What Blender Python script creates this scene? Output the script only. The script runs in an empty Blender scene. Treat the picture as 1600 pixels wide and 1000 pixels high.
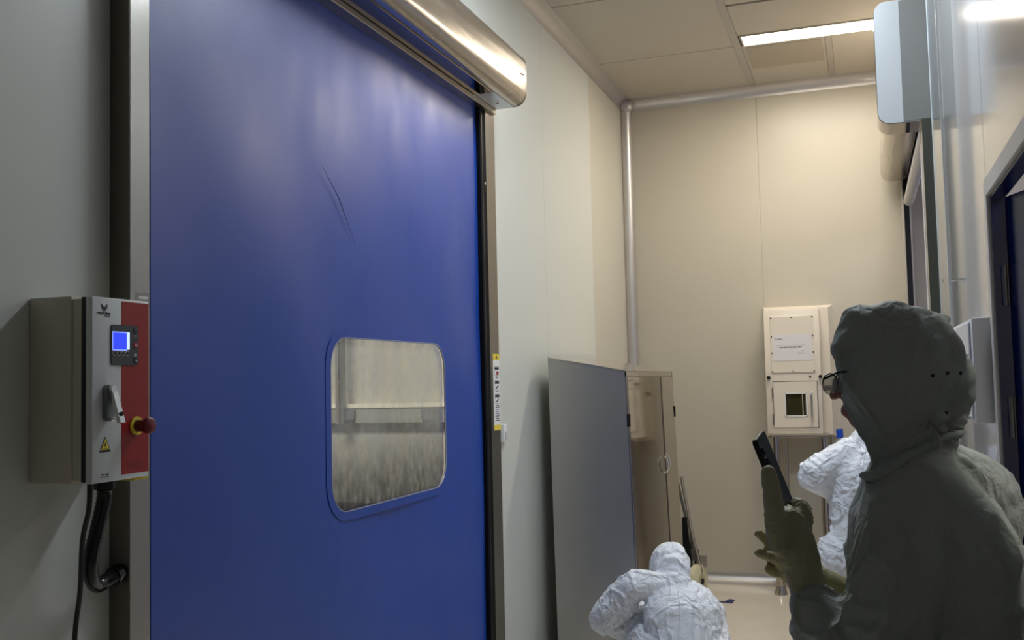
import bpy, bmesh, math, random
import numpy as np
from mathutils import Vector, Matrix, noise

random.seed(3)
SC = bpy.context.scene
COL = SC.collection

# ------------------------------------------------------------------ camera
FPX = 1562.5
YAW, PITCH, ROLL = math.radians(19.3414), math.radians(3.5047), math.radians(-1.3240)
CAM = Vector((1.74, 0.0, 1.55))
_cy, _sy = math.cos(YAW), math.sin(YAW)
_r = Vector((_cy, _sy, 0)); _f = Vector((-_sy, _cy, 0)); _u = Vector((0, 0, 1))
FW = math.cos(PITCH) * _f + math.sin(PITCH) * _u
_u2 = -math.sin(PITCH) * _f + math.cos(PITCH) * _u
RT = math.cos(ROLL) * _r + math.sin(ROLL) * _u2
UP = -math.sin(ROLL) * _r + math.cos(ROLL) * _u2
cam = bpy.data.cameras.new('camera'); cam.lens = 36 * FPX / 1600; cam.sensor_width = 36
cam.clip_start = 0.02
camo = bpy.data.objects.new('camera', cam); COL.objects.link(camo)
camo.matrix_world = Matrix(((RT.x, UP.x, -FW.x, CAM.x), (RT.y, UP.y, -FW.y, CAM.y), (RT.z, UP.z, -FW.z, CAM.z), (0, 0, 0, 1)))
SC.camera = camo

# ------------------------------------------------------------------ world, exposure, room lamps
w = bpy.data.worlds.new('world'); SC.world = w; w.use_nodes = True
w.node_tree.nodes['Background'].inputs[0].default_value = (0.75, 0.85, 1, 1)
w.node_tree.nodes['Background'].inputs[1].default_value = 0.03
SC.view_settings.view_transform = 'Standard'; SC.view_settings.look = 'None'
SC.view_settings.exposure = 0.0; SC.view_settings.gamma = 1; SC.view_settings.use_curve_mapping = False

def area(name, loc, sx, sy, power, col, rot=(0, 0, 0)):
    l = bpy.data.lights.new(name, 'AREA'); l.shape = 'RECTANGLE'; l.size = sx; l.size_y = sy
    l.energy = power; l.color = col
    o = bpy.data.objects.new(name, l); o.location = loc; o.rotation_euler = rot; COL.objects.link(o)
    return o
WARM = (1.0, 0.90, 0.75); COOL = (0.86, 0.94, 1.0)
area('ceiling_lamp_light', (1.51, 6.612, 3.735), 0.85, 0.17, 34, WARM)
area('ceiling_lamp_light', (1.25, 3.95, 3.735), 0.95, 0.20, 33, COOL)
area('back_room_light', (-1.3, 3.6, 3.2), 1.2, 0.6, 100, (1.0, 0.95, 0.86))
area('side_room_light', (3.0, 2.0, 2.9), 0.8, 0.8, 30, (1, 0.97, 0.9))

def P(px, py, d):
    """point seen at photo pixel (px,py) at real distance d along the lens axis"""
    return CAM + RT * ((px - 800) / FPX * d) - UP * ((py - 500) / FPX * d) + FW * d

# ------------------------------------------------------------------ materials
MATS = {}
def mat(name, col, rough=0.5, metal=0.0, bump=0.0, bscale=40, var=0.0, vscale=3, stretch=None, emit=None, estr=1,
        spec=None, coat=0, rvar=0.0, sub=0.0, sheen=0):
    if name in MATS: return MATS[name]
    m = bpy.data.materials.new(name); m.use_nodes = True
    nt = m.node_tree; N = nt.nodes; L = nt.links
    b = N['Principled BSDF']
    b.inputs['Base Color'].default_value = (*col, 1); b.inputs['Roughness'].default_value = rough
    b.inputs['Metallic'].default_value = metal
    if spec is not None: b.inputs['Specular IOR Level'].default_value = spec
    if coat: b.inputs['Coat Weight'].default_value = coat; b.inputs['Coat Roughness'].default_value = 0.15
    if emit: b.inputs['Emission Color'].default_value = (*emit, 1); b.inputs['Emission Strength'].default_value = estr
    if bump or var or rvar:
        tc = N.new('ShaderNodeTexCoord'); mp = N.new('ShaderNodeMapping')
        geo = N.new('ShaderNodeNewGeometry'); L.new(geo.outputs['Position'], mp.inputs[0])
        if stretch: mp.inputs['Scale'].default_value = stretch
    if var:
        n = N.new('ShaderNodeTexNoise'); n.inputs['Scale'].default_value = vscale; n.inputs['Detail'].default_value = 4
        L.new(mp.outputs[0], n.inputs['Vector'])
        mx = N.new('ShaderNodeMix'); mx.data_type = 'RGBA'
        mx.inputs[6].default_value = (*[max(0, c * (1 - var)) for c in col], 1)
        mx.inputs[7].default_value = (*[min(1, c * (1 + var)) for c in col], 1)
        L.new(n.outputs[0], mx.inputs[0]); L.new(mx.outputs[2], b.inputs['Base Color'])
    if rvar:
        n = N.new('ShaderNodeTexNoise'); n.inputs['Scale'].default_value = vscale * 1.7; n.inputs['Detail'].default_value = 5
        L.new(mp.outputs[0], n.inputs['Vector'])
        mr = N.new('ShaderNodeMapRange'); mr.inputs[1].default_value = .3; mr.inputs[2].default_value = .7
        mr.inputs[3].default_value = max(0.02, rough - rvar); mr.inputs[4].default_value = rough + rvar
        L.new(n.outputs[0], mr.inputs[0]); L.new(mr.outputs[0], b.inputs['Roughness'])
    if bump:
        n = N.new('ShaderNodeTexNoise'); n.inputs['Scale'].default_value = bscale; n.inputs['Detail'].default_value = 3
        L.new(mp.outputs[0], n.inputs['Vector'])
        bp = N.new('ShaderNodeBump'); bp.inputs['Strength'].default_value = bump; bp.inputs['Distance'].default_value = 0.01
        L.new(n.outputs[0], bp.inputs['Height']); L.new(bp.outputs[0], b.inputs['Normal'])
    MATS[name] = m; return m

wall_grey = mat('wall_grey_paint', (0.67, 0.69, 0.65), 0.33, var=.03, vscale=1.2, bump=.02, bscale=3)
wall_beige = mat('wall_beige_paint', (0.52, 0.485, 0.405), 0.36, var=.05, vscale=1.5, bump=.02, bscale=3)
wall_right_m = mat('wall_right_paint', (0.60, 0.57, 0.55), 0.10, var=.03, vscale=2, bump=.012, bscale=2.2)
ceil_m = mat('ceiling_panel_paint', (0.52, 0.475, 0.40), 0.45, var=.03)
seam_m = mat('joint_sealant', (0.78, 0.74, 0.66), 0.5)
dark_seam = mat('dark_joint', (0.30, 0.27, 0.23), 0.6)
alu = mat('brushed_aluminium', (0.60, 0.58, 0.57), 0.38, 0.75, var=.05)
floor_m = mat('cream_epoxy_floor', (0.74, 0.68, 0.57), 0.16, var=.05, vscale=2.5, rvar=.06)
steel = mat('brushed_steel', (0.55, 0.51, 0.46), 0.24, 0.95, var=.08, vscale=8, stretch=(1, 1, .25), rvar=.05)
steel_h = mat('brushed_steel_long', (0.56, 0.51, 0.45), 0.25, 0.95, var=.10, vscale=14, stretch=(1, .08, 1), rvar=.05)
steel_dark = mat('dull_steel', (0.20, 0.20, 0.18), 0.35, 0.8, var=.08, vscale=6, stretch=(1, 1, .3))
steel_mirror = mat('polished_steel', (0.50, 0.45, 0.40), 0.07, 1.0, bump=.035, bscale=2.5)
steel_side = mat('satin_steel_sheet', (0.47, 0.47, 0.45), 0.34, 0.8, var=.06, vscale=5, bump=.02, bscale=3)
chrome = mat('chrome', (0.8, 0.79, 0.76), 0.12, 1.0)
black = mat('black_rubber', (0.006, 0.006, 0.008), 0.4)
black_gl = mat('black_gloss', (0.008, 0.009, 0.012), 0.12)
beige_box = mat('beige_steel_box', (0.60, 0.56, 0.47), 0.5, bump=.05, bscale=300)
grey_paint = mat('light_grey_paint', (0.70, 0.74, 0.75), 0.35)
red_paint = mat('dark_red_paint', (0.34, 0.020, 0.020), 0.35)
panel_dark = mat('control_panel_grey', (0.055, 0.062, 0.068), 0.4)
yellow = mat('yellow_print', (0.85, 0.66, 0.06), 0.5)
white_p = mat('white_print', (0.82, 0.82, 0.82), 0.5)
paper_m = mat('white_paper', (0.74, 0.71, 0.72), 0.6)
black_p = mat('black_print', (0.02, 0.02, 0.025), 0.6)
cream = mat('cream_enamel', (0.78, 0.71, 0.60), 0.32, var=.02)
navy_tape = mat('navy_tape', (0.015, 0.022, 0.13), 0.5)
blue_cap = mat('blue_plastic', (0.01, 0.08, 0.55), 0.35)
navy = mat('navy_door_paint', (0.003, 0.010, 0.075), 0.22)
cap_grey = mat('satin_grey_cap', (0.66, 0.70, 0.74), 0.30, 0.45)
wheel_m = mat('cream_nylon', (0.74, 0.70, 0.47), 0.4)
lens_m = None

def blue_curtain_mat():
    m = bpy.data.materials.new('blue_pvc_fabric'); m.use_nodes = True
    N = m.node_tree.nodes; L = m.node_tree.links; b = N['Principled BSDF']
    b.inputs['Base Color'].default_value = (0.003, 0.052, 0.36, 1)
    b.inputs['Roughness'].default_value = 0.4; b.inputs['Specular IOR Level'].default_value = .9
    geo = N.new('ShaderNodeNewGeometry'); mp = N.new('ShaderNodeMapping'); L.new(geo.outputs['Position'], mp.inputs[0])
    mp.inputs['Scale'].default_value = (1, 1.0, .55)
    n = N.new('ShaderNodeTexNoise'); n.inputs['Scale'].default_value = 2.2; n.inputs['Detail'].default_value = 3
    L.new(mp.outputs[0], n.inputs['Vector'])
    n2 = N.new('ShaderNodeTexNoise'); n2.inputs['Scale'].default_value = 5; n2.inputs['Detail'].default_value = 6
    L.new(mp.outputs[0], n2.inputs['Vector'])
    mr = N.new('ShaderNodeMapRange'); mr.inputs[1].default_value = .3; mr.inputs[2].default_value = .7
    mr.inputs[3].default_value = .36; mr.inputs[4].default_value = .48
    L.new(n2.outputs[0], mr.inputs[0]); L.new(mr.outputs[0], b.inputs['Roughness'])
    bp = N.new('ShaderNodeBump'); bp.inputs['Strength'].default_value = .13; bp.inputs['Distance'].default_value = .02
    L.new(n.outputs[0], bp.inputs['Height']); L.new(bp.outputs[0], b.inputs['Normal'])
    return m
blue_m = blue_curtain_mat()

def thin_clear(name, tint=(0.9, 0.93, 0.95), haze=0.08, smudge=0.0, rough=.03, dark_low=None):
    m = bpy.data.materials.new(name); m.use_nodes = True
    N = m.node_tree.nodes; L = m.node_tree.links; N.remove(N['Principled BSDF'])
    out = N['Material Output']
    tr = N.new('ShaderNodeBsdfTransparent'); tr.inputs[0].default_value = (*tint, 1)
    gl = N.new('ShaderNodeBsdfGlossy'); gl.inputs['Roughness'].default_value = rough
    fr = N.new('ShaderNodeFresnel'); gb = N.new('ShaderNodeNewGeometry')
    ir = N.new('ShaderNodeMapRange'); ir.inputs[3].default_value = 1.45; ir.inputs[4].default_value = 1 / 1.45
    L.new(gb.outputs['Backfacing'], ir.inputs[0]); L.new(ir.outputs[0], fr.inputs[0])
    m1 = N.new('ShaderNodeMixShader'); L.new(fr.outputs[0], m1.inputs[0]); L.new(tr.outputs[0], m1.inputs[1]); L.new(gl.outputs[0], m1.inputs[2])
    df = N.new('ShaderNodeBsdfDiffuse'); df.inputs[0].default_value = (0.55, 0.56, 0.56, 1)
    m2 = N.new('ShaderNodeMixShader'); L.new(m1.outputs[0], m2.inputs[1]); L.new(df.outputs[0], m2.inputs[2])
    m2.inputs[0].default_value = haze
    if smudge:
        geo = N.new('ShaderNodeNewGeometry'); mp = N.new('ShaderNodeMapping'); L.new(geo.outputs['Position'], mp.inputs[0])
        mp.inputs['Scale'].default_value = (1, 1.6, 1)
        n = N.new('ShaderNodeTexNoise'); n.inputs['Scale'].default_value = 7; n.inputs['Detail'].default_value = 8; n.inputs['Roughness'].default_value = .7
        L.new(mp.outputs[0], n.inputs['Vector'])
        mr = N.new('ShaderNodeMapRange'); mr.inputs[1].default_value = .35; mr.inputs[2].default_value = .72
        mr.inputs[3].default_value = haze * .4; mr.inputs[4].default_value = haze + smudge
        L.new(n.outputs[0], mr.inputs[0]); L.new(mr.outputs[0], m2.inputs[0])
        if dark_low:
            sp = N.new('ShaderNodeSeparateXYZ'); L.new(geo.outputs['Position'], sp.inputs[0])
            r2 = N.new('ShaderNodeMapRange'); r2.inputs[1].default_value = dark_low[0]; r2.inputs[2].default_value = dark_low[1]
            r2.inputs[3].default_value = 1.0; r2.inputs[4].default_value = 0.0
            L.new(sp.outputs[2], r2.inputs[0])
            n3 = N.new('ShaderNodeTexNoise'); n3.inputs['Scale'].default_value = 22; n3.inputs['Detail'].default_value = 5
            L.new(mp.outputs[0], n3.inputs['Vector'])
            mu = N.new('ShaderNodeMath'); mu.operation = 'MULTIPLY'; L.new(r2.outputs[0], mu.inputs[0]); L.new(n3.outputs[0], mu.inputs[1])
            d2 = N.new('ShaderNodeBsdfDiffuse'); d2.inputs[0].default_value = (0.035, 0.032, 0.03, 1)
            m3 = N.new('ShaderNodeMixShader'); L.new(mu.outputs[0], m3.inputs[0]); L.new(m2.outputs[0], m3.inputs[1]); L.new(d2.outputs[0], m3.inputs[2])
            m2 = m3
    L.new(m2.outputs[0], out.inputs[0]); return m
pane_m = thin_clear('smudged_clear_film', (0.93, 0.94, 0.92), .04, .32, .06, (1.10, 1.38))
acrylic = thin_clear('clear_acrylic', (0.90, 0.93, 0.95), .10)
lens_m = thin_clear('glasses_lens', (0.95, 0.95, 0.88), .65)

def tyvek(name, col, crease=.6, scale=18, sub=0.0):
    m = bpy.data.materials.new(name); m.use_nodes = True
    N = m.node_tree.nodes; L = m.node_tree.links; b = N['Principled BSDF']
    b.inputs['Base Color'].default_value = (*col, 1); b.inputs['Roughness'].default_value = .62
    b.inputs['Specular IOR Level'].default_value = .35
    geo = N.new('ShaderNodeNewGeometry')
    n0 = N.new('ShaderNodeTexNoise'); n0.inputs['Scale'].default_value = 4; L.new(geo.outputs['Position'], n0.inputs['Vector'])
    va = N.new('ShaderNodeVectorMath'); va.operation = 'MULTIPLY_ADD'; L.new(n0.outputs['Color'], va.inputs[0])
    va.inputs[1].default_value = (.25, .25, .25); L.new(geo.outputs['Position'], va.inputs[2])
    v = N.new('ShaderNodeTexVoronoi'); v.feature = 'DISTANCE_TO_EDGE'; v.inputs['Scale'].default_value = scale
    L.new(va.outputs[0], v.inputs['Vector'])
    v2 = N.new('ShaderNodeTexNoise'); v2.inputs['Scale'].default_value = scale * 1.5; v2.inputs['Detail'].default_value = 5
    L.new(va.outputs[0], v2.inputs['Vector'])
    ad = N.new('ShaderNodeMath'); ad.operation = 'ADD'; L.new(v.outputs['Distance'], ad.inputs[0]); L.new(v2.outputs[0], ad.inputs[1])
    bp = N.new('ShaderNodeBump'); bp.inputs['Strength'].default_value = crease; bp.inputs['Distance'].default_value = .02
    L.new(ad.outputs[0], bp.inputs['Height']); L.new(bp.outputs[0], b.inputs['Normal'])
    return m
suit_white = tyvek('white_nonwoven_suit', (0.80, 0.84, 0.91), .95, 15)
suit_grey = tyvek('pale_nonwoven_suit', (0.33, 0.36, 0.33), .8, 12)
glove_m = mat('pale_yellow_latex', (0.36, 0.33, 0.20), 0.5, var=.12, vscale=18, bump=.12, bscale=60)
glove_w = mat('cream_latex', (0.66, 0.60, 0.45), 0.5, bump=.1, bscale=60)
skin = mat('skin', (0.32, 0.14, 0.11), 0.5, bump=.03, bscale=200)
lip_m = mat('lips', (0.35, 0.10, 0.09), 0.45)
eye_m = mat('eye_white', (0.7, 0.68, 0.65), 0.2)
hair_m = mat('black_hair', (0.012, 0.010, 0.009), 0.45, bump=.3, bscale=150)

# ------------------------------------------------------------------ mesh helpers
def link(name, me, parent=None):
    o = bpy.data.objects.new(name, me); COL.objects.link(o)
    if parent is not None: o.parent = parent
    return o
def obj(name, bm, m, parent=None, smooth=False, loc=(0, 0, 0)):
    me = bpy.data.meshes.new(name); bmesh.ops.recalc_face_normals(bm, faces=bm.faces[:]); bm.to_mesh(me); bm.free()
    ms = m if isinstance(m, (list, tuple)) else [m]
    for x in ms: me.materials.append(x)
    if smooth:
        me.polygons.foreach_set('use_smooth', [True] * len(me.polygons))
        try: me.set_sharp_from_angle(angle=math.radians(40))
        except Exception: pass
    return link(name, me, parent)
def tag(o, label=None, cat=None, group=None, kind=None):
    if label: o['label'] = label
    if cat: o['category'] = cat
    if group: o['group'] = group
    if kind: o['kind'] = kind
    return o
def empty(name, loc, label, cat, group=None):
    o = bpy.data.objects.new(name, None); o.empty_display_size = .1; COL.objects.link(o); o.location = loc
    return tag(o, label, cat, group)
class M:
    """mesh builder; all coordinates absolute; children of an empty are shifted on build"""
    def __init__(s): s.bm = bmesh.new()
    def box(s, x0, y0, z0, x1, y1, z1, bev=0, seg=2):
        r = bmesh.ops.create_cube(s.bm, size=1); vs = r['verts']
        for v in vs:
            v.co = Vector(((x0 + x1) / 2 + v.co.x * (x1 - x0), (y0 + y1) / 2 + v.co.y * (y1 - y0), (z0 + z1) / 2 + v.co.z * (z1 - z0)))
        if bev:
            es = list({e for v in vs for e in v.link_edges})
            bmesh.ops.bevel(s.bm, geom=es, offset=bev, segments=seg, affect='EDGES', profile=.5)
        return s
    def hexa(s, pts):
        v = [s.bm.verts.new(p) for p in pts]
        for f in ((0, 1, 2, 3), (7, 6, 5, 4), (0, 4, 5, 1), (1, 5, 6, 2), (2, 6, 7, 3), (3, 7, 4, 0)):
            s.bm.faces.new([v[i] for i in f])
        return s
    def prism(s, poly, axis, a, b):
        """poly of 2D points extruded along axis (0,1,2) from a to b"""
        def mk(p, t):
            if axis == 0: return (t, p[0], p[1])
            if axis == 1: return (p[0], t, p[1])
            return (p[0], p[1], t)
        A = [s.bm.verts.new(mk(p, a)) for p in poly]; B = [s.bm.verts.new(mk(p, b)) for p in poly]
        s.bm.faces.new(A); s.bm.faces.new(B[::-1])
        n = len(poly)
        for i in range(n): s.bm.faces.new([A[i], A[(i + 1) % n], B[(i + 1) % n], B[i]])
        return s
    def tube(s, pts, r, n=12, cap=True):
        pts = [Vector(p) for p in pts]; rs = r if isinstance(r, (list, tuple)) else [r] * len(pts)
        rings = []; prev = None
        for i, p in enumerate(pts):
            t = (pts[min(i + 1, len(pts) - 1)] - pts[max(i - 1, 0)]).normalized()
            if prev is None:
                a = Vector((0, 0, 1)) if abs(t.z) < .9 else Vector((1, 0, 0)); u = t.cross(a).normalized()
            else: u = (prev - t * prev.dot(t)).normalized()
            prev = u; v = t.cross(u)
            rings.append([s.bm.verts.new(p + (u * math.cos(2 * math.pi * k / n) + v * math.sin(2 * math.pi * k / n)) * rs[i]) for k in range(n)])
        for A, B in zip(rings, rings[1:]):
            for k in range(n): s.bm.faces.new([A[k], A[(k + 1) % n], B[(k + 1) % n], B[k]])
        if cap: s.bm.faces.new(rings[0][::-1]); s.bm.faces.new(rings[-1])
        return s
    def done(s, name, m, parent=None, smooth=False):
        if parent is not None:
            off = Vector((0, 0, 0)); p = parent
            while p is not None: off += p.location; p = p.parent
            if off.length: bmesh.ops.translate(s.bm, verts=s.bm.verts[:], vec=-off)
        return obj(name, s.bm, m, parent, smooth)
def rrect(x0, y0, x1, y1, r, n=6):
    pts = []
    for cx, cy, a0 in ((x1 - r, y1 - r, 0), (x0 + r, y1 - r, 90), (x0 + r, y0 + r, 180), (x1 - r, y0 + r, 270)):
        for k in range(n + 1):
            a = math.radians(a0 + 90 * k / n); pts.append((cx + r * math.cos(a), cy + r * math.sin(a)))
    return pts
def smooth_path(pts, n=8):
    pts = [Vector(p) for p in pts]; out = []
    for i in range(len(pts) - 1):
        p0 = pts[max(i - 1, 0)]; p1 = pts[i]; p2 = pts[i + 1]; p3 = pts[min(i + 2, len(pts) - 1)]
        for k in range(n):
            t = k / n
            out.append(.5 * ((2 * p1) + (-p0 + p2) * t + (2 * p0 - 5 * p1 + 4 * p2 - p3) * t * t + (-p0 + 3 * p1 - 3 * p2 + p3) * t ** 3))
    out.append(pts[-1]); return out
def struct(name, b, m, smooth=False, parent=None):
    o = b.done(name, m, parent, smooth)
    if parent is None: o['kind'] = 'structure'
    return o
def text(s, size, m, parent, origin, right, up, name='lettering', align='LEFT', squash=1.0):
    cu = bpy.data.curves.new(name, 'FONT'); cu.body = s; cu.size = size; cu.align_x = align; cu.extrude = 0.0004
    t = bpy.data.objects.new('t', cu); COL.objects.link(t)
    dg = bpy.context.evaluated_depsgraph_get(); me = bpy.data.meshes.new_from_object(t.evaluated_get(dg))
    bpy.data.objects.remove(t)
    right = Vector(right).normalized(); up = Vector(up).normalized(); nr = right.cross(up)
    off = Vector((0, 0, 0)); p = parent
    while p is not None: off += p.location; p = p.parent
    Mx = Matrix(((right.x * squash, up.x, nr.x, origin[0] - off.x), (right.y * squash, up.y, nr.y, origin[1] - off.y), (right.z * squash, up.z, nr.z, origin[2] - off.z), (0, 0, 0, 1)))
    me.transform(Mx); me.materials.clear(); me.materials.append(m)
    return link(name, me, parent)

# ================================================================== THE ROOM
W = 2.09; D = 7.73; H = 3.75; Y0 = -2.6
struct('floor', M().box(-0.1, Y0, -.1, W + .1, D + .1, 0), floor_m)
ceiling = struct('ceiling', M().box(-.1, Y0, H + .012, W + .1, D + .1, H + .1), dark_seam)
# ceiling panels (recessed joints); columns split at X 1.027 and 1.605
def cpanel(x0, y0, x1, y1, dz=0, m=ceil_m):
    M().box(x0, y0, H - dz, x1, y1, H + .02, .002, 1).done('ceiling_panel', m, ceiling)
ys = [Y0, -1.1, 0.0, 1.1, 2.2, 3.3, 4.42, 5.56, 6.71, D + .05]
for a, b in zip(ys, ys[1:]): cpanel(0, a + .006, 1.004, b - .006)
for (a, b) in ((Y0, -1.1), (-1.1, 0), (0, 1.1), (1.1, 2.2), (2.2, 3.3), (3.3, 3.84), (4.06, 5.93), (5.95, 6.50)): cpanel(1.05, a + .006, W + .02, b - .006)
cpanel(1.05, 6.725, 1.585, 7.255); cpanel(1.05, 7.262, 1.585, D + .05); cpanel(1.625, 6.725, W + .02, D + .05)
mtf = mat('ceiling_access_panel', (0.42, 0.37, 0.29), .5)
M().box(1.075, 6.765, H - .004, 1.565, 7.235, H + .003, .002, 1).done('access_panel', mtf, ceiling)
# flat cover strips of the ceiling grid
rib = mat('ceiling_grid_strip', (0.44, 0.40, 0.36), .42)
M().box(1.004, Y0, H - .004, 1.050, D + .05, H + .02).done('grid_strip', rib, ceiling)
M().box(1.585, 6.71, H - .004, 1.625, D + .05, H + .02).done('grid_strip', rib, ceiling)

# left wall with door opening y 2.03..4.55, z<2.9
LW = struct('wall_left', M().box(-.10, Y0, 0, -.008, 2.0, H).box(-.10, 4.52, 0, -.008, D + .1, H).box(-.10, 2.0, 2.92, -.008, 4.52, H), dark_seam)
def wpanel(parent, m, x0, y0, z0, x1, y1, z1, nm='wall_panel'): M().box(x0, y0, z0, x1, y1, z1, .0015, 1).done(nm, m, parent)
seams = [Y0, -1.95, -.85, .25, 1.05, 2.0]
for a, b in zip(seams, seams[1:]): wpanel(LW, wall_grey, -.02, a + .001, 0, 0, b - .001, H)
wpanel(LW, wall_grey, -.02, 2.0, 2.93, 0, 4.52, H)
for a, b in ((4.52, 5.577), (5.577, 6.682), (6.682, D)): wpanel(LW, wall_grey if a < 6 else mat('wall_warm_grey', (0.62, 0.60, 0.52), .33), -.02, a + .0015, 0, 0, b - .0015, H)
# far wall
FWL = struct('wall_far', M().box(-.1, D + .008, 0, W + .9, D + .1, H), seam_m)
wpanel(FWL, wall_beige, 0, D, 0, 1.0375, D + .02, H); wpanel(FWL, wall_beige, 1.0425, D, 0, W, D + .02, H)
# right wall: rapid door opening y 4.98..7.55, z<2.9 ; hinged door opening y 2.10..3.04, z<2.03
RW = struct('wall_right', M().box(W + .008, Y0, 0, W + .032, 2.10, H).box(W + .008, 3.04, 0, W + .032, 4.95, H).box(W + .008, 7.58, 0, W + .10, D + .1, H)
            .box(W + .008, 2.10, 2.035, W + .032, 3.04, H).box(W + .008, 4.95, 2.92, W + .10, 7.58, H), dark_seam)
for a, b, z0 in ((Y0, -1.2, 0), (-1.2, -.1, 0), (-.1, 1.0, 0), (1.0, 2.05, 0), (2.05, 3.14, 2.09), (3.14, 4.95, 0), (4.95, 7.58, 2.93), (7.58, D, 0)):
    wpanel(RW, wall_right_m, W, a + .001, z0, W + .02, b - .001, H)
struct('wall_near', M().box(-.1, Y0 - .1, 0, W + .1, Y0, H), wall_grey)

# rounded aluminium coves
def cove(name, p0, p1, dx, dz, r=.078, inward=1):
    """quarter-round strip between corner line p0-p1; dx, dz: unit vectors away from the corner"""
    p0, p1, dx, dz = map(Vector, (p0, p1, dx, dz)); b = M(); bm = b.bm; n = 8; R = []
    for p in (p0, p1):
        ring = [p + dx * r, ]
        for k in range(1, n):
            a = math.pi / 2 * k / n
            ring.append(p + dx * r * (1 - math.sin(a)) * 1.0 + dz * r * (1 - math.cos(a)))
        ring.append(p + dz * r); ring.append(p)
        R.append([bm.verts.new(q) for q in ring])
    m_ = len(R[0])
    for i in range(m_): bm.faces.new([R[0][i], R[0][(i + 1) % m_], R[1][(i + 1) % m_], R[1][i]])
    bm.faces.new(R[0]); bm.faces.new(R[1][::-1])
    return struct(name, b, alu, True)
def pipe_cove(name, p0, p1):
    return struct(name, M().tube([p0, p1], .052, 20), alu, True)
cove('trim_1', (0, Y0, H), (0, D, H), (1, 0, 0), (0, 0, -1))
cove('trim_2', (0, D, H), (W, D, H), (0, -1, 0), (0, 0, -1))
cove('trim_3', (W, Y0, H), (W, D, H), (-1, 0, 0), (0, 0, -1))
c4 = struct('trim_4', M().tube([(.035, D - .035, 0), (.035, D - .035, H - .06)], .047, 20), alu, True)
cove('baseboard_far', (.02, D, 0), (W, D, 0), (0, -1, 0), (0, 0, 1), .075)
cove('baseboard_left', (0, 4.62, 0), (0, D, 0), (1, 0, 0), (0, 0, 1), .07)
cove('baseboard_left_near', (0, Y0, 0), (0, 1.95, 0), (1, 0, 0), (0, 0, 1), .07)
cove('baseboard_right', (W, 3.16, 0), (W, 4.78, 0), (-1, 0, 0), (0, 0, 1), .05)
b = M(); bmesh.ops.create_uvsphere(b.bm, u_segments=20, v_segments=12, radius=.057, matrix=Matrix.Translation((.045, D - .045, H - .055)))
struct('trim_5', b, alu, True)

# room behind the blue door
bw = mat('back_room_wall', (0.50, 0.48, 0.42), .5)
struct('wall_back_room', M().box(-3.0, 5.6, 0, -.11, 5.7, 3.5).box(-3.1, .5, 0, -3.0, 5.7, 3.5).box(-3.0, .4, 0, -.11, .5, 3.5), bw)
struct('floor_back_room', M().box(-3.1, .4, -.1, -.10, 5.7, 0), mat('back_floor', (.4, .37, .32), .3))
struct('ceiling_back_room', M().box(-3.1, .4, 3.4, -.10, 5.7, 3.5), ceil_m)
rl = empty('guard_rail', (-1.5, 5.55, 1.36), 'grey guard rail with pale top edge behind the blue door window', 'rail')
M().box(-2.9, 5.53, 1.315, -.13, 5.57, 1.405).done('rail_board', mat('rail_grey', (.36, .35, .32), .4, .2), rl)
M().box(-2.9, 5.52, 1.407, -.13, 5.60, 1.432).done('rail_cap', mat('rail_cap_cream', (.85, .80, .66), .4), rl)
for x in (-1.316, -.745):
    M().box(x - .045, 5.51, 1.335, x + .075, 5.529, 1.395).done('bracket', mat('rail_grey_dark', (.2, .2, .2), .4, .4), rl)
cp = empty('steel_channel_post', (-1.316, 5.5, 0), 'narrow steel channel hanging in front of the rail behind the door window', 'post')
M().box(-1.340, 5.46, 1.31, -1.318, 5.50, 3.4).done('flange', steel, cp); M().box(-1.318, 5.47, 1.31, -1.292, 5.505, 3.4).done('web', steel_dark, cp)
tag(M().box(-2.2, 4.7, 0, -.5, 5.3, .86, .02).done('dark_cabinet', mat('dark_machine', (.03, .028, .028), .5)), 'dark low machine cabinet seen through the lowest part of the door window', 'cabinet')
# room beyond the hinged door and beyond the far roller door
struct('wall_side_room', M().box(4.0, .5, 0, 4.1, 7.9, 3.4).box(W + .11, .4, 0, 4.0, .5, 3.4).box(W + .11, 7.8, 0, 4.0, 7.9, 3.4).box(W + .11, 4.2, 0, 4.0, 4.3, 3.4), mat('side_room_wall', (.72, .70, .74), .5))
struct('floor_side_room', M().box(W + .10, .4, -.1, 4.1, 7.9, 0), floor_m)
struct('ceiling_side_room', M().box(W + .10, .4, 3.3, 4.1, 7.9, 3.4), ceil_m)
area('side_room_light', (3.0, 6.0, 3.2), .9, .9, 22, (.85, .88, 1))

# ================================================================== CEILING LAMPS
def lamp(x0, x1, y0, y1, label, near):
    t = empty('ceiling_lamp', ((x0 + x1) / 2, (y0 + y1) / 2, H), label, 'lamp')
    fr = mat('lamp_frame', (0.62, .57, .48), .4)
    M().box(x0 - .012, y0 - .012, H - .006, x0, y1 + .012, H + .02).box(x1, y0 - .012, H - .006, x1 + .012, y1 + .012, H + .02) \
        .box(x0, y0 - .012, H - .006, x1, y0, H + .02).box(x0, y1, H - .006, x1, y1 + .012, H + .02).done('frame', fr, t)
    M().box(x0, y0, H - .004, x1, y1, H + .01).done('diffuser', mat('lamp_diffuser_' + near, (1, 1, 1), .5, emit=(WARM if near == 'warm' else COOL), estr=14), t)
lamp(1.075, 1.95, 6.517, 6.705, 'long recessed strip lamp glowing in the ceiling near the far wall', 'warm')
lamp(.76, 1.74, 3.85, 4.05, 'long recessed strip lamp in the ceiling above the blue roller door', 'cool')

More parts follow.
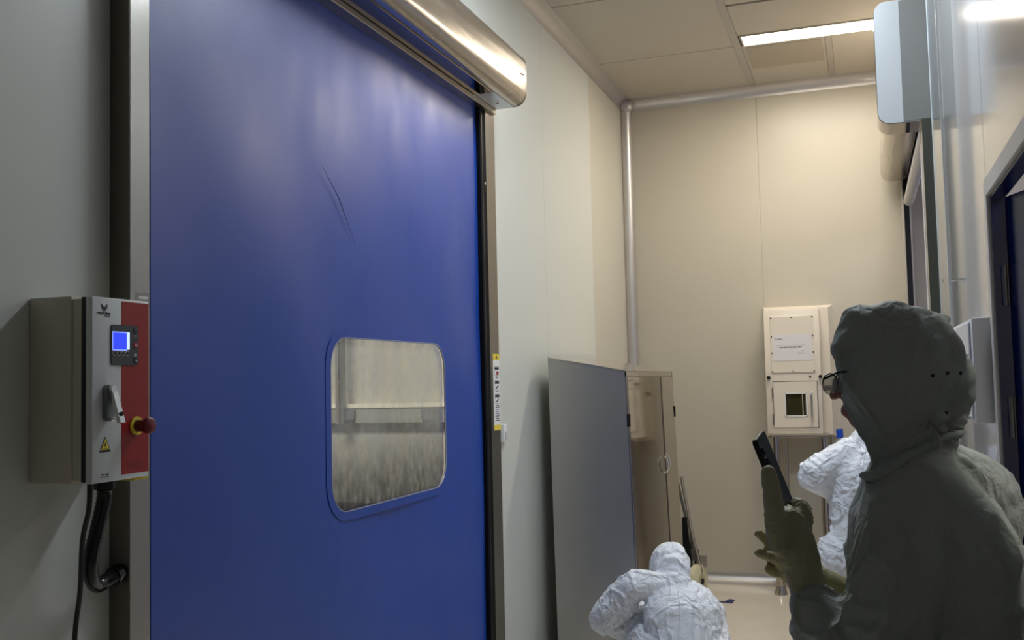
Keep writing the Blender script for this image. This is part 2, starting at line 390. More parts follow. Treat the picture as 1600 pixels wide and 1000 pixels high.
# ================================================================== BLUE RAPID DOOR (left wall)
dr = empty('rapid_roller_door', (0.0, 3.25, 0), 'closed blue fabric roller door with a rounded window and steel housing on the left wall', 'door')
def curtain(name, x, y0, y1, z0, z1, win, m, parent, n=14):
    """sheet with a rounded-rectangle hole, gentle billow"""
    bm = bmesh.new(); wy0, wz0, wy1, wz1, r = win
    inner = rrect(wy0, wz0, wy1, wz1, r, 7)
    off = Vector((0, 0, 0)); p = parent
    while p is not None: off += p.location; p = p.parent
    cx, cz = (wy0 + wy1) / 2, (wz0 + wz1) / 2
    loops = []
    def edge_pt(y, z, t):
        dy, dz = y - cx, z - cz; s = 1e9
        if dy > 1e-6: s = min(s, (y1 - cx) / dy)
        if dy < -1e-6: s = min(s, (y0 - cx) / dy)
        if dz > 1e-6: s = min(s, (z1 - cz) / dz)
        if dz < -1e-6: s = min(s, (z0 - cz) / dz)
        return (y + (cx + dy * s - y) * t, z + (cz + dz * s - z) * t)
    # densify inner and add directions of corners
    pts = []
    for i in range(len(inner)):
        a, b_ = inner[i], inner[(i + 1) % len(inner)]; k = max(1, int(math.hypot(a[0] - b_[0], a[1] - b_[1]) / .06))
        for j in range(k): pts.append((a[0] + (b_[0] - a[0]) * j / k, a[1] + (b_[1] - a[1]) * j / k))
    angs = [math.atan2(q[1] - cz, q[0] - cx) for q in pts]
    for (cy_, cz_) in ((y0, z0), (y0, z1), (y1, z0), (y1, z1)):
        ac = math.atan2(cz_ - cz, cy_ - cx); i = min(range(len(pts)), key=lambda i: abs((angs[i] - ac + math.pi) % (2 * math.pi) - math.pi))
        # move nearest point onto the corner ray
        pts[i] = ('c', pts[i], (cy_, cz_))
    T = [0, .03, .08, .16, .26, .38, .52, .66, .8, .92, 1]
    for t in T:
        L_ = []
        for q in pts:
            if q[0] == 'c': yy, zz = q[1][0] + (q[2][0] - q[1][0]) * t, q[1][1] + (q[2][1] - q[1][1]) * t
            else: yy, zz = edge_pt(q[0], q[1], t)
            ed = min(1, (yy - y0) / .15, (y1 - yy) / .15, max(0, t) * 12)
            bx = (0.006 * math.sin(yy * 4.3 + zz * 1.7) + .005 * math.sin(zz * 3.9 - yy * 2.2 + 1) + .003 * math.sin(yy * 9 + zz * 5)) * max(0, ed)
            L_.append(bm.verts.new((x + bx - off.x, yy - off.y, zz - off.z)))
        loops.append(L_)
    for A, B in zip(loops, loops[1:]):
        for i in range(len(A)): bm.faces.new([A[i], A[(i + 1) % len(A)], B[(i + 1) % len(A)], B[i]])
    me = bpy.data.meshes.new(name); bmesh.ops.recalc_face_normals(bm, faces=bm.faces[:]); bm.to_mesh(me); bm.free(); me.materials.append(m)
    me.polygons.foreach_set('use_smooth', [True] * len(me.polygons))
    return link(name, me, parent)
CX = .034
WIN = (2.990, 1.117, 3.958, 1.713, .105)
cur = curtain('curtain', CX, 2.0, 4.44, .0, 2.93, WIN, blue_m, dr)
# welded window frame and film
def ring(x0, x1, a, b_, name, m, parent, smooth=True):
    bm = bmesh.new(); off = Vector((0, 0, 0)); p = parent
    while p is not None: off += p.location; p = p.parent
    A = [[bm.verts.new((x - off.x, q[0] - off.y, q[1] - off.z)) for q in poly] for poly in (a, b_) for x in (x0, x1)]
    n = len(a)
    for U, V in ((0, 1), (1, 3), (3, 2), (2, 0)):
        for i in range(n): bm.faces.new([A[U][i], A[U][(i + 1) % n], A[V][(i + 1) % n], A[V][i]])
    return obj(name, bm, m, parent, smooth)
wl = ring(CX + .0005, CX + .0045, rrect(WIN[0] - .004, WIN[1] - .004, WIN[2] + .004, WIN[3] + .004, .107), rrect(WIN[0] - .038, WIN[1] - .034, WIN[2] + .038, WIN[3] + .034, .14), 'window_border', blue_m, dr)
ring(CX + .001, CX + .005, rrect(WIN[0] - .001, WIN[1] - .001, WIN[2] + .001, WIN[3] + .001, .105), rrect(WIN[0] - .004, WIN[1] - .004, WIN[2] + .004, WIN[3] + .004, .108), 'window_bead', mat('clear_edge', (.35, .37, .42), .25), dr)
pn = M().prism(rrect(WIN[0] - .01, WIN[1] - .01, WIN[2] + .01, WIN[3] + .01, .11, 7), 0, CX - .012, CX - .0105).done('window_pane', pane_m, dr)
M().tube(smooth_path([(CX + .004, 2.075, 2.75), (CX + .007, 2.078, 2.3), (CX + .004, 2.082, 1.7), (CX + .004, 2.082, .8), (CX + .004, 2.08, 0.02)], 4), .0022, 6).done('edge_weld', blue_m, cur)
M().tube([P(508, 245, 1) * 0 + Vector((CX + .007, 2.93, 2.30)), Vector((CX + .0075, 3.05, 2.20)), Vector((CX + .007, 3.17, 2.05))], [.0004, .0016, .0004], 6).done('scuff_mark', mat('blue_scuff', (.006, .025, .15), .5), cur)
M().box(CX - .02, 2.03, .0, CX + .02, 4.42, .05, .008).done('bottom_seal', black, dr)
# near guide column
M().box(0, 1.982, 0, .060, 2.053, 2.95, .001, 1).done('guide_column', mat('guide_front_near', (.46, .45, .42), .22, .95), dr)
M().box(.0, 1.9800, 0, .0585, 1.9818, 2.95).done('guide_side_plate', mat('guide_side_dark', (.20, .185, .155), .3, .9), dr)
M().box(.012, 2.053, 0, .052, 2.058, 2.9).done('guide_lip', black, dr)
# far guide column and black brush seal
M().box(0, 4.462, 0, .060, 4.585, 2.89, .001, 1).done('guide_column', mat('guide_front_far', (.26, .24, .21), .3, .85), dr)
M().box(.005, 4.40, 0, .056, 4.462, 2.86, .003, 1).done('brush_seal', mat('matte_black_brush', (.004, .004, .006), .75, spec=.2), dr)
M().box(.0561, 4.415, .2, .0572, 4.425, 2.84).done('seal_rib', black, dr)
M().tube([(.056, 4.44, 2.50), (.062, 4.44, 2.50)], .007, 10).done('screw', chrome, dr)
def chip(x, y0, z0, y1, z1, m, parent, t=.0004, nm='print'): return M().box(x, y0, z0, x + t, y1, z1).done(nm, m, parent)
# small plate on near column
sl = M().box(.0601, 2.003, 1.765, .0608, 2.05, 1.79).done('maker_plate', mat('plate_grey', (.32, .31, .29), .4, .4), dr)
chip(.0609, 2.012, 1.774, 2.044, 1.781, white_p, sl)
# housing: rounded profile
def profile(x_in, x_out, zb, zt, r, sgn=1):
    pts = [(x_in, zb)]
    for k in range(9):
        a = math.radians(-90 + 90 * k / 8); pts.append((x_out - sgn * r + sgn * r * math.cos(a), zb + r + r * math.sin(a)))
    for k in range(7):
        a = math.radians(90 * k / 6); pts.append((x_out - sgn * r * .7 + sgn * r * .7 * math.cos(a), zt - r * .7 + r * .7 * math.sin(a)))
    pts.append((x_in, zt)); return pts
hs = M().prism(profile(.001, .236, 2.893, 3.142, .062), 1, 1.95, 4.57).done('housing', steel_h, dr, True)
M().box(.012, 2.0, 2.862, .078, 4.568, 2.895, .003, 1).done('lintel_lip', steel_h, dr)
M().box(.082, 2.0, 2.886, .168, 4.28, 2.8925, .002, 1).done('underside_panel', steel_mirror, dr)
M().box(.080, 4.285, 2.889, .172, 4.568, 2.8925).done('end_bracket', cap_grey, dr)
M().prism(profile(.001, .237, 2.891, 3.144, .062), 1, 4.566, 4.576).done('end_cap', steel, dr, True)
for p in ((.238, 4.50, 3.03), (.236, 4.53, 3.035), (.13, 4.45, 2.886)):
    M().tube([p, (p[0] + (.006 if p[2] > 2.9 else 0), p[1], p[2] - (0 if p[2] > 2.9 else .004))], .006, 8).done('screw', black if p[2] < 2.9 else chrome, dr)
# instruction label on the far guide
lb = M().box(.0602, 4.493, 1.317, .0612, 4.583, 1.684).done('instruction_label', white_p, dr)
lx = .0615
chip(lx, 4.493, 1.654, 4.583, 1.684, yellow, lb); chip(lx, 4.493, 1.317, 4.583, 1.342, yellow, lb)
M().prism([(4.528, 1.660), (4.55, 1.660), (4.539, 1.679)], 0, lx + .0005, lx + .0009).done('print', black_p, lb)
for k, zc in enumerate((1.603, 1.535, 1.470)):
    M().box(lx, 4.511, zc - .027, lx + .0003, 4.571, zc + .022).done('print', mat('print_grey', (.45, .45, .46), .6), lb)
    chip(lx + .0004, 4.515, zc - .024, 4.567, zc + .004, white_p, lb)
    chip(lx + .0004, 4.513, zc + .004, 4.569, zc + .016, black_p, lb)
    if k == 0: M().tube([(lx + .001, 4.541, zc - .02), (lx + .001, 4.541, zc - .004)], .0085, 8).done('print', mat('print_red', (.4, .05, .03), .6), lb)
    else: M().tube([(lx + .0006, 4.525, zc - .018), (lx + .0006, 4.55, zc - .006)], .004, 6).done('print', black_p, lb)
    chip(lx, 4.525, zc - .036, 4.56, zc - .032, black_p, lb)
for k in range(7): chip(lx, 4.513 + .006 * (k % 2), 1.425 - k * .0105, 4.569 - .004 * (k % 3), 1.4285 - k * .0105, mat('print_blue', (.10, .13, .3), .6) if k in (2, 3) else black_p, lb)
# push-button box beside the far guide
sb = empty('wall_switch', (0, 4.76, 1.25), 'small white switch box on the left wall beside the door label', 'switch')
M().box(0, 4.735, 1.245, .022, 4.79, 1.335, .004).done('switch_plate', white_p, sb)
M().box(.022, 4.75, 1.262, .028, 4.775, 1.30, .002).done('rocker', mat('switch_grey', (.6, .6, .6), .4), sb)

# ================================================================== CONTROL BOX (left)
cb = empty('control_box', (0, 1.82, 1.35), 'grey and red door control box with blue screen on the left wall', 'control box')
M().box(0, 1.73, 1.350, .116, 1.915, 1.758, .004).done('body', beige_box, cb, True)
M().box(.116, 1.735, 1.357, .142, 1.91, 1.751, .002).done('body_rim', beige_box, cb)
M().box(.142, 1.733, 1.354, .1555, 1.912, 1.754).done('gasket', black, cb)
dd = M().box(.1555, 1.730, 1.351, .1735, 1.911, 1.7545, .003).done('door', grey_paint, cb, True)
FX = .1737
M().box(FX - .0004, 1.820, 1.363, FX + .0004, 1.9095, 1.749).done('red_field', red_paint, dd)
pp = M().prism(rrect(1.786, 1.606, 1.872, 1.696, .006), 0, FX, FX + .0025).done('display_panel', panel_dark, dd)
lcd = M().box(FX + .0025, 1.790, 1.642, FX + .0032, 1.8335, 1.678).done('screen', mat('lcd_blue', (.02, .04, .6), .3, emit=(.03, .06, 1.0), estr=1.0), dd)
M().box(FX + .0025, 1.8337, 1.641, FX + .0032, 1.843, 1.680).done('screen_edge', mat('lcd_white', (.7, .85, 1), .3, emit=(.6, .8, 1.0), estr=.9), dd)
for (a, b_, c, d_) in ((1.788, 1.678, 1.8345, 1.6805), (1.788, 1.6385, 1.8345, 1.641), (1.788, 1.641, 1.7899, 1.678)):
    M().box(FX + .0025, a, min(b_, d_), FX + .0033, c, max(b_, d_)).done('screen_edge', mat('lcd_glow', (.3, .4, 1), .3, emit=(.25, .35, 1.0), estr=.9), dd)
def disc(y, z, r, x, t, m, parent, nm, n=14): return M().tube([(x, y, z), (x + t, y, z)], r, n).done(nm, m, parent)
for k in range(4):
    y = 1.796 + k * .013
    disc(y, 1.6325, .0058, FX + .0025, .0006, white_p, dd, 'button_ring'); disc(y, 1.6325, .0042, FX + .0030, .0012, black_p, dd, 'button')
for z, m_, s_ in ((1.685, black_p, '↑'), (1.652, mat('button_red', (.45, .03, .04), .4), 'O'), (1.617, black_p, '↓')):
    disc(1.8625, z, .0068, FX + .0025, .0012, m_, dd, 'button'); text(s_, .010, white_p, dd, (FX + .0038, 1.8595, z - .0033), (0, 1, 0), (0, 0, 1))
for z in (1.672, 1.631, 1.627): chip(FX + .0026, 1.858, z, 1.867, z + .0012, white_p, dd)
# emblem and maker's name
M().prism([(1.757, 1.7395), (1.757, 1.7305), (1.761, 1.7275), (1.771, 1.7275), (1.775, 1.7305), (1.775, 1.7395), (1.772, 1.7395), (1.771, 1.734), (1.761, 1.734), (1.760, 1.7395)], 0, FX, FX + .0004).done('emblem', black_p, dd)
M().prism([(1.760, 1.7262), (1.772, 1.7262), (1.768, 1.7238), (1.763, 1.7238)], 0, FX, FX + .0004).done('emblem', black_p, dd)
text('PREDITURAL', .0075, black_p, dd, (FX + .0002, 1.745, 1.7165), (0, 1, 0), (0, 0, 1), squash=.95)
chip(FX, 1.766, 1.7125, 1.783, 1.7145, black_p, dd)
# yellow warning triangle
M().prism([(1.752, 1.4165), (1.787, 1.4165), (1.7695, 1.4505)], 0, FX, FX + .0005).done('warning_triangle', black_p, dd)
M().prism([(1.757, 1.4215), (1.782, 1.4215), (1.7695, 1.4455)], 0, FX + .0005, FX + .0008).done('warning_triangle', yellow, dd)
M().prism([(1.768, 1.437), (1.772, 1.437), (1.7695, 1.431), (1.772, 1.431), (1.767, 1.4245), (1.7685, 1.4295), (1.766, 1.4295)], 0, FX + .0008, FX + .0010).done('print', black_p, dd)
chip(FX + .0008, 1.761, 1.4225, 1.778, 1.4245, black_p, dd)
chip(FX, 1.758, 1.3668, 1.768, 1.3690, black_p, dd); chip(FX, 1.772, 1.3668, 1.780, 1.3690, black_p, dd)
chip(FX, 1.758, 1.3622, 1.780, 1.3636, black_p, dd)
dred = mat('faint_dark_red', (.18, .01, .012), .5)
for k in range(3): chip(FX + .0005, 1.838, 1.374 + k * .0065, 1.893 - .006 * k, 1.3765 + k * .0065, dred, dd)
# lever latch
M().prism(rrect(1.761, 1.483, 1.785, 1.563, .011), 0, FX, FX + .012).done('latch_base', mat('latch_grey', (.22, .24, .25), .35, .5), cb, True)
lv = M().hexa([(FX + .012, 1.768, 1.545), (FX + .022, 1.768, 1.548), (FX + .022, 1.783, 1.548), (FX + .012, 1.783, 1.545),
               (FX + .030, 1.772, 1.478), (FX + .040, 1.772, 1.480), (FX + .040, 1.787, 1.480), (FX + .030, 1.787, 1.478)]).done('lever', chrome, cb)
M().tube([(FX + .010, 1.7745, 1.553), (FX + .022, 1.7745, 1.553)], .010, 16).done('lever_pivot', chrome, cb, True)
M().tube([(FX + .036, 1.779, 1.499), (FX + .0375, 1.779, 1.499)], .005, 10).done('key_cylinder', black_gl, cb)
M().box(FX + .012, 1.768, 1.484, FX + .020, 1.778, 1.492, .002).done('latch_stop', chrome, cb)
# emergency stop
M().tube([(FX, 1.868, 1.469), (FX + .004, 1.868, 1.469)], .021, 24).done('stop_ring', yellow, cb, True)
M().tube([(FX + .004, 1.868, 1.469), (FX + .026, 1.868, 1.469)], .0135, 20).done('stop_stem', mat('stop_red_dark', (.10, .008, .012), .35), cb, True)
M().tube([(FX + .024, 1.868, 1.469), (FX + .030, 1.868, 1.469), (FX + .040, 1.868, 1.469), (FX + .043, 1.868, 1.469)], [.014, .0185, .0185, .014], 24).done('stop_button', mat('stop_red', (.16, .010, .016), .3), cb, True)
M().box(.120, 1.865, 1.3455, .170, 1.912, 1.3505, .001, 1).done('wiring_label', yellow, cb)
# cables under the box
hz = empty('cable_conduit', (.06, 1.88, 1.10), 'thick black corrugated conduit curving from the control box to the door column', 'conduit')
hp = smooth_path([(.085, 1.868, 1.335), (.085, 1.866, 1.30), (.080, 1.852, 1.24), (.072, 1.842, 1.18), (.062, 1.852, 1.13), (.048, 1.885, 1.103), (.036, 1.925, 1.103), (.034, 1.958, 1.110)], 12)
rs = [(.0162 if (i % 2) else .0176) for i in range(len(hp))]
M().tube(hp, rs, 14).done('hose', black_gl, hz, True)
M().tube([(.085, 1.868, 1.3495), (.085, 1.868, 1.325)], .024, 8).done('gland', black, hz)
M().tube([(.033, 1.955, 1.108), (.032, 1.9795, 1.112)], .023, 10).done('elbow_fitting', black_gl, hz)
tag(M().tube(smooth_path([(.128, 1.775, 1.3495), (.118, 1.783, 1.29), (.09, 1.795, 1.22), (.06, 1.82, 1.10), (.03, 1.835, .97), (.012, 1.84, .6), (.012, 1.84, .02)], 8), .0058, 8).done('thin_cable', black, None, True),
    'thin black cable hanging down the wall below the control box', 'cable')

# ================================================================== STAINLESS CABINET
cab = empty('steel_cabinet', (.30, 5.98, 0), 'stainless steel cabinet with two doors and sloping top against the left wall', 'cabinet')
ya, yb = 5.302, 6.668
xb, xf, xfb = .083, .520, .560
zt_b, zt_f = 1.676, 1.590
def quad8(xa0, xa1, y0, y1, z0, z1a, z1b, lean0, lean1):
    pass
# carcass: back face leans with the body; front slightly proud at the floor
M().hexa([(xb + .02, ya, .05), (xfb - .006, ya, .05), (xfb - .006, yb, .05), (xb + .02, yb, .05),
          (xb, ya, zt_b), (xf - .004, ya, zt_f), (xf - .004, yb, zt_f), (xb, yb, zt_b)]).done('carcass', steel_side, cab)
M().hexa([(xb - .004, ya - .003, zt_b), (xf + .002, ya - .003, zt_f), (xf + .002, yb + .003, zt_f), (xb - .004, yb + .003, zt_b),
          (xb - .004, ya - .003, zt_b + .004), (xf + .002, ya - .003, zt_f + .004), (xf + .002, yb + .003, zt_f + .004), (xb - .004, yb + .003, zt_b + .004)]).done('sloping_top', mat('top_steel', (.7, .65, .58), .12, .9), cab)
def fx(z): return xfb + (xf - xfb) * (z - .05) / (1.59 - .05)
def slab(y0, y1, z0, z1, t, nm, m, parent, back=0):
    return M().hexa([(fx(z0) - .004 + back, y0, z0), (fx(z0) + t, y0, z0), (fx(z0) + t, y1, z0), (fx(z0) - .004 + back, y1, z0),
                     (fx(z1) - .004 + back, y0, z1), (fx(z1) + t, y0, z1), (fx(z1) + t, y1, z1), (fx(z1) - .004 + back, y1, z1)]).done(nm, m, parent)
slab(ya, yb, 1.562, 1.588, .004, 'top_rail', steel, cab)
AJ = .022
d1 = M().hexa([(fx(.10) - .004, ya + .02, .10), (fx(.10) + .006, ya + .02, .10), (fx(.10) + .006 + AJ, 6.150, .10), (fx(.10) - .004 + AJ, 6.150, .10),
               (fx(1.556) - .004, ya + .02, 1.556), (fx(1.556) + .006, ya + .02, 1.556), (fx(1.556) + .006 + AJ, 6.150, 1.556), (fx(1.556) - .004 + AJ, 6.150, 1.556)]).done('cabinet_door', steel_mirror, cab)
M().hexa([(fx(.10) - .004, 6.1505, .10), (fx(.10) + .007 + AJ, 6.1505, .10), (fx(.10) + .007 + AJ, 6.158, .10), (fx(.10) - .004, 6.158, .10),
           (fx(1.556) - .004, 6.1505, 1.556), (fx(1.556) + .007 + AJ, 6.1505, 1.556), (fx(1.556) + .007 + AJ, 6.158, 1.556), (fx(1.556) - .004, 6.158, 1.556)]).done('door_gap_shade', black, d1)  # shade of the gap between the doors, put in as a black strip
M().hexa([(fx(.10) + .005 + AJ, 6.128, .10), (fx(.10) + .0072 + AJ, 6.128, .10), (fx(.10) + .0072 + AJ, 6.150, .10), (fx(.10) + .005 + AJ, 6.150, .10),
           (fx(1.556) + .005 + AJ, 6.128, 1.556), (fx(1.556) + .0072 + AJ, 6.128, 1.556), (fx(1.556) + .0072 + AJ, 6.150, 1.556), (fx(1.556) + .005 + AJ, 6.150, 1.556)]).done('door_gap_shade', mat('gap_shade_brown', (.05, .04, .035), .5), d1)  # same gap shade carried onto the door face as a dark strip
d2 = slab(6.162, yb - .02, .10, 1.556, .006, 'cabinet_door', steel_mirror, cab)
slab(ya, ya + .014, .05, 1.588, .005, 'edge_strip', steel, cab); slab(yb - .014, yb, .05, 1.588, .005, 'edge_strip', steel, cab)
for y, dd_ in ((6.08, d1), (6.25, d2)):
    zc = 1.022; x = fx(zc) + .006 + (AJ if dd_ is d1 else 0)
    M().tube(smooth_path([(x, y, zc + .05), (x + .02, y, zc + .035), (x + .026, y, zc), (x + .02, y, zc - .035), (x, y, zc - .05)], 6), .006, 8).done('handle', chrome, dd_, True)
M().tube([(fx(.90) + .004, 6.19, .90), (fx(.9) + .02, 6.19, .90)], .013, 12).done('lock', chrome, d2, True)
M().tube([(fx(.89) + .02, 6.19, .895), (fx(.89) + .02, 6.27, .885)], .005, 8).done('key', chrome, d2, True)
for z in (1.325, .28):
    for y in (ya - .004, yb - .012): M().box(fx(z) - .006, y, z - .035, fx(z) + .012, y + .018, z + .035, .002, 1).done('hinge', black, cab)
for y in (ya + .06, yb - .06):
    for x in (.14, .50): M().tube([(x, y, 0), (x, y, .052)], .022, 12).done('foot', steel_dark, cab)

# ================================================================== TROLLEY behind the cabinet
tr = empty('hand_trolley', (.5, 7.05, 0), 'folded hand trolley with black frame and cream wheels standing behind the steel cabinet', 'trolley')
M().tube([(.50, 7.02, .86), (.56, 7.0, .50), (.625, 7.0, .20)], .011, 8).done('frame_tube', steel, tr, True)
M().tube([(.44, 7.08, .92), (.52, 7.06, .55), (.59, 7.04, .20)], .010, 8).done('frame_tube', steel_dark, tr, True)
M().box(.30, 7.02, .28, .60, 7.06, .36, .004).done('cross_bar', steel_dark, tr)
M().hexa([(.50, 6.99, .20), (.565, 6.99, .20), (.565, 7.05, .20), (.50, 7.05, .20), (.50, 6.99, .58), (.535, 6.99, .58), (.535, 7.05, .58), (.50, 7.05, .58)]).done('fork', black_gl, tr)
M().box(.60, 7.03, .24, .655, 7.055, .32, .003).done('toe_plate', mat('taupe_plate', (.30, .26, .22), .4), tr)
for y in (7.0,):
    for x, lbl in ((.575, 0), (.36, 1)):
        wa = Vector((.95, -.312, 0)); wc = Vector((x + .02, y, .150 if lbl == 0 else .115)); at = lambda t: wc + wa * t
        wh = M().tube([at(-.026), at(-.02), at(.02), at(.026)], [.095, .112, .112, .095], 28).done('wheel', wheel_m, tr, True)
        M().tube([at(.026), at(.032)], .050, 16).done('hub', mat('hub_cream', (.55, .50, .32), .4), wh)
        M().tube([at(.032), at(.040)], .020, 12).done('axle_cap', black, wh)
M().tube([(.30, 7.0, .115), (.63, 7.0, .115)], .009, 8).done('axle', steel_dark, tr)

# ================================================================== TRANSFER BOX at far wall
pb = empty('pass_box', (1.255, 7.55, 0), 'cream pass-through box with small window door on two steel posts at the far wall', 'transfer box')
bx0, bx1, by, bz0, bz1 = 1.055, 1.445, 7.50, 1.124, 2.026
M().box(bx0, by, bz0, bx1, 7.70, bz1, .008).done('body', cream, pb, True)
# bevelled wall flange in two heights
def bevel_frame(x0, x1, z0, z1, nm):
    M().hexa([(x0, D, z0), (x1 + .02, D, z0), (x1 + .02, D, z1), (x0, D, z1),
              (x0 + .02, D - .07, z0 + .02), (x1 - .012, D - .07, z0 + .02), (x1 - .012, D - .07, z1 - .02), (x0 + .02, D - .07, z1 - .02)]).done(nm, cream, pb)
bevel_frame(1.03, 1.515, 1.45, 2.06, 'wall_flange'); bevel_frame(1.03, 1.515, 1.09, 1.44, 'wall_flange')
up_ = M().box(1.10, by - .006, 1.565, 1.405, by, 1.975, .002, 1).done('cover_plate', cream, pb)
for x in (1.108, 1.252, 1.397):
    for z in (1.575, 1.965): M().tube([(x, by - .006, z), (x, by - .009, z)], .005, 8).done('screw', black, up_)
for x in (1.108, 1.397):
    for z in (1.71, 1.83): M().tube([(x, by - .006, z), (x, by - .009, z)], .005, 8).done('screw', black, up_)
pd = M().box(1.108, by - .012, 1.172, 1.412, by, 1.500, .003, 1).box(0, 0, 0, .0001, .0001, .0001)
pd = M().box(1.108, by - .012, 1.172, 1.192, by, 1.500).box(1.332, by - .012, 1.172, 1.412, by, 1.500).box(1.192, by - .012, 1.172, 1.332, by, 1.258).box(1.192, by - .012, 1.412, 1.332, by, 1.500).done('door', cream, pb)
M().box(1.104, by - .003, 1.168, 1.416, by - .0005, 1.504).done('door_gap', black, pb)
M().box(1.192, by - .006, 1.258, 1.332, by - .003, 1.412).done('window_glass', mat('olive_glass', (.035, .032, .012), .08), pd)
M().box(1.306, by - .008, 1.262, 1.312, by - .006, 1.408).done('inner_edge', mat('edge_pale', (.5, .46, .33), .5), pd)
M().box(1.186, by - .016, 1.250, 1.338, by - .012, 1.258).box(1.186, by - .016, 1.412, 1.338, by - .012, 1.420).box(1.184, by - .016, 1.250, 1.192, by - .012, 1.42).box(1.332, by - .016, 1.250, 1.340, by - .012, 1.42).done('window_frame', white_p, pd)
M().tube(smooth_path([(1.372, by - .012, 1.425), (1.372, by - .05, 1.42), (1.372, by - .05, 1.33), (1.372, by - .05, 1.245), (1.372, by - .012, 1.24)], 5), .008, 10).done('handle', chrome, pd, True)
for z in (1.42, 1.23): M().box(1.096, by - .014, z - .04, 1.106, by, z + .04, .002, 1).done('hinge', steel, pb)
for x in (1.078, 1.438): M().tube([(x, by, 1.533), (x, by - .02, 1.533)], .013, 12).done('knob', black, pb)
M().tube([(1.368, by, 1.535), (1.368, by - .006, 1.535)], .007, 10).done('key_hole', black, pb)
M().box(1.13, 7.52, 1.095, 1.40, 7.70, 1.124).done('base_plate', cream, pb)
for x, y in ((1.115, 7.40), (1.445, 7.40)):
    M().tube([(x, y, .03), (x, y, 1.112)], .030, 16).done('post', steel_mirror, pb, True)
    M().tube([(x + .05, y + .26, .03), (x + .05, y + .26, 1.1)], .018, 10).done('post', steel, pb, True)
    M().tube([(x, y, 0), (x, y, .008), (x, y, .03), (x, y, .06)], [.047, .047, .040, .031], 18).done('foot', steel, pb, True)
M().box(1.08, 7.36, 1.110, 1.475, 7.72, 1.1235).done('bearing_plate', steel, pb)
ps = empty('notice_sheet', (1.25, by - .008, 1.65), 'white printed paper notice taped on the cream transfer box', 'notice')
M().box(1.116, by - .0075, 1.652, 1.388, by - .0065, 1.842).done('sheet', paper_m, ps)
R_, U_ = (1, 0, 0), (0, 0, 1); yy = by - .0078
blue_p = mat('print_navy', (.08, .09, .2), .6)
def blocks(x0, x1, z0, h, m, seed):
    """one printed line too small to read, as broken strokes"""
    rr = random.Random(seed); b = M(); x = x0
    while x < x1:
        wd = h * rr.uniform(.5, .85)
        b.box(x, yy - .0002, z0 + h * rr.uniform(0, .2), min(x + wd, x1), yy + .0001, z0 + h * rr.uniform(.75, 1))
        x += wd + h * .22
    b.done('print', m, ps)
blocks(1.133, 1.141, 1.806, .009, blue_p, 1); blocks(1.146, 1.186, 1.806, .009, blue_p, 2)
blocks(1.163, 1.320, 1.744, .0105, black_p, 3)
M().box(1.143, yy - .0002, 1.7625, 1.342, yy + .0001, 1.764).done('print', blue_p, ps)
blocks(1.310, 1.335, 1.717, .006, black_p, 4); blocks(1.290, 1.335, 1.702, .006, black_p, 5)

# wall blemish / small black sensor and pole
mp_ = empty('mop_handle', (1.60, 7.35, 0), 'white pole with blue cap standing by the far wall beside the transfer box', 'pole')
M().tube([(1.60, 7.35, .02), (1.555, 7.45, 1.115)], .020, 14).done('pole', mat('pale_tube', (.55, .60, .66), .35), mp_, True)
M().tube([(1.5555, 7.449, 1.098), (1.553, 7.453, 1.16)], .024, 14).done('cap', blue_cap, mp_, True)
M().box(1.50, 7.25, 0, 1.70, 7.45, .03, .01).done('mop_head', mat('mop_blue', (.1, .2, .5), .8), mp_)

# floor tape
t = M(); z = .0015
t.bm.faces.new([t.bm.verts.new(p) for p in ((.55, 7.060, z), (.774, 7.041, z), (.819, 7.022, z), (.825, 7.150, z), (.782, 7.165, z), (.760, 7.085, z), (.55, 7.082, z))])
tag(t.done('floor_tape', navy_tape), 'dark blue L-shaped tape marking on the cream floor', 'floor marking')

# ================================================================== RIGHT RAPID DOOR (open)
rd = empty('rapid_roller_door', (W, 6.2, 0), 'open roller door on the right wall with large grey end cap and rolled up curtain', 'door')
M().prism(profile(W, 1.905, 2.910, 3.16, .062, -1), 1, 5.07, 7.56).done('housing', steel_h, rd, True)
def capprof(x_in, x_out, z0, z1, r):
    pts = [(x_in, z0)]
    for k in range(9):
        a = math.radians(-90 - 90 * k / 8); pts.append((x_out + r + r * math.cos(a), z0 + r + r * math.sin(a)))
    for k in range(9):
        a = math.radians(180 - 90 * k / 8); pts.append((x_out + r + r * math.cos(a), z1 - r + r * math.sin(a)))
    pts.append((x_in, z1)); return pts
M().prism(capprof(W, 1.845, 2.688, 3.262, .055), 1, 4.862, 5.07).done('motor_cover', steel_mirror, rd, True)
M().prism(capprof(W, 1.847, 2.690, 3.260, .053), 1, 4.850, 4.862).done('end_cap', cap_grey, rd, True)
M().box(1.955, 4.846, 2.695, W, 4.8495, 3.255).done('reflection_band', mat('reflection_grey', (.30, .31, .31), .3, .6), rd)  # dark reflection on the end cap, painted as a separate grey band
M().prism(capprof(1.838, 1.838 - .0001, 2.9, 2.9002, .00003), 1, 4.9, 4.905).done('screw', chrome, rd)
M().box(W - .062, 4.815, 0, W, 4.945, 2.69, .001, 1).done('guide_column', mat('guide_dark_glass', (.16, .17, .15), .22, .9), rd)
M().box(W - .0635, 4.93, 0, W, 5.00, 2.9, .001, 1).done('guide_trim', mat('lavender_white', (.66, .62, .68), .35), rd)
M().box(W - .055, 7.50, 0, W, 7.58, 2.9, .001, 1).done('guide_column', mat('guide_far_cream', (.60, .56, .50), .35, .3), rd)
M().box(W - .045, 7.44, 0, W - .01, 7.50, 2.9).done('brush_seal', black_gl, rd)
M().box(W - .02, 5.00, 2.86, W + .02, 7.5, 2.915).done('lintel_lip', black, rd)
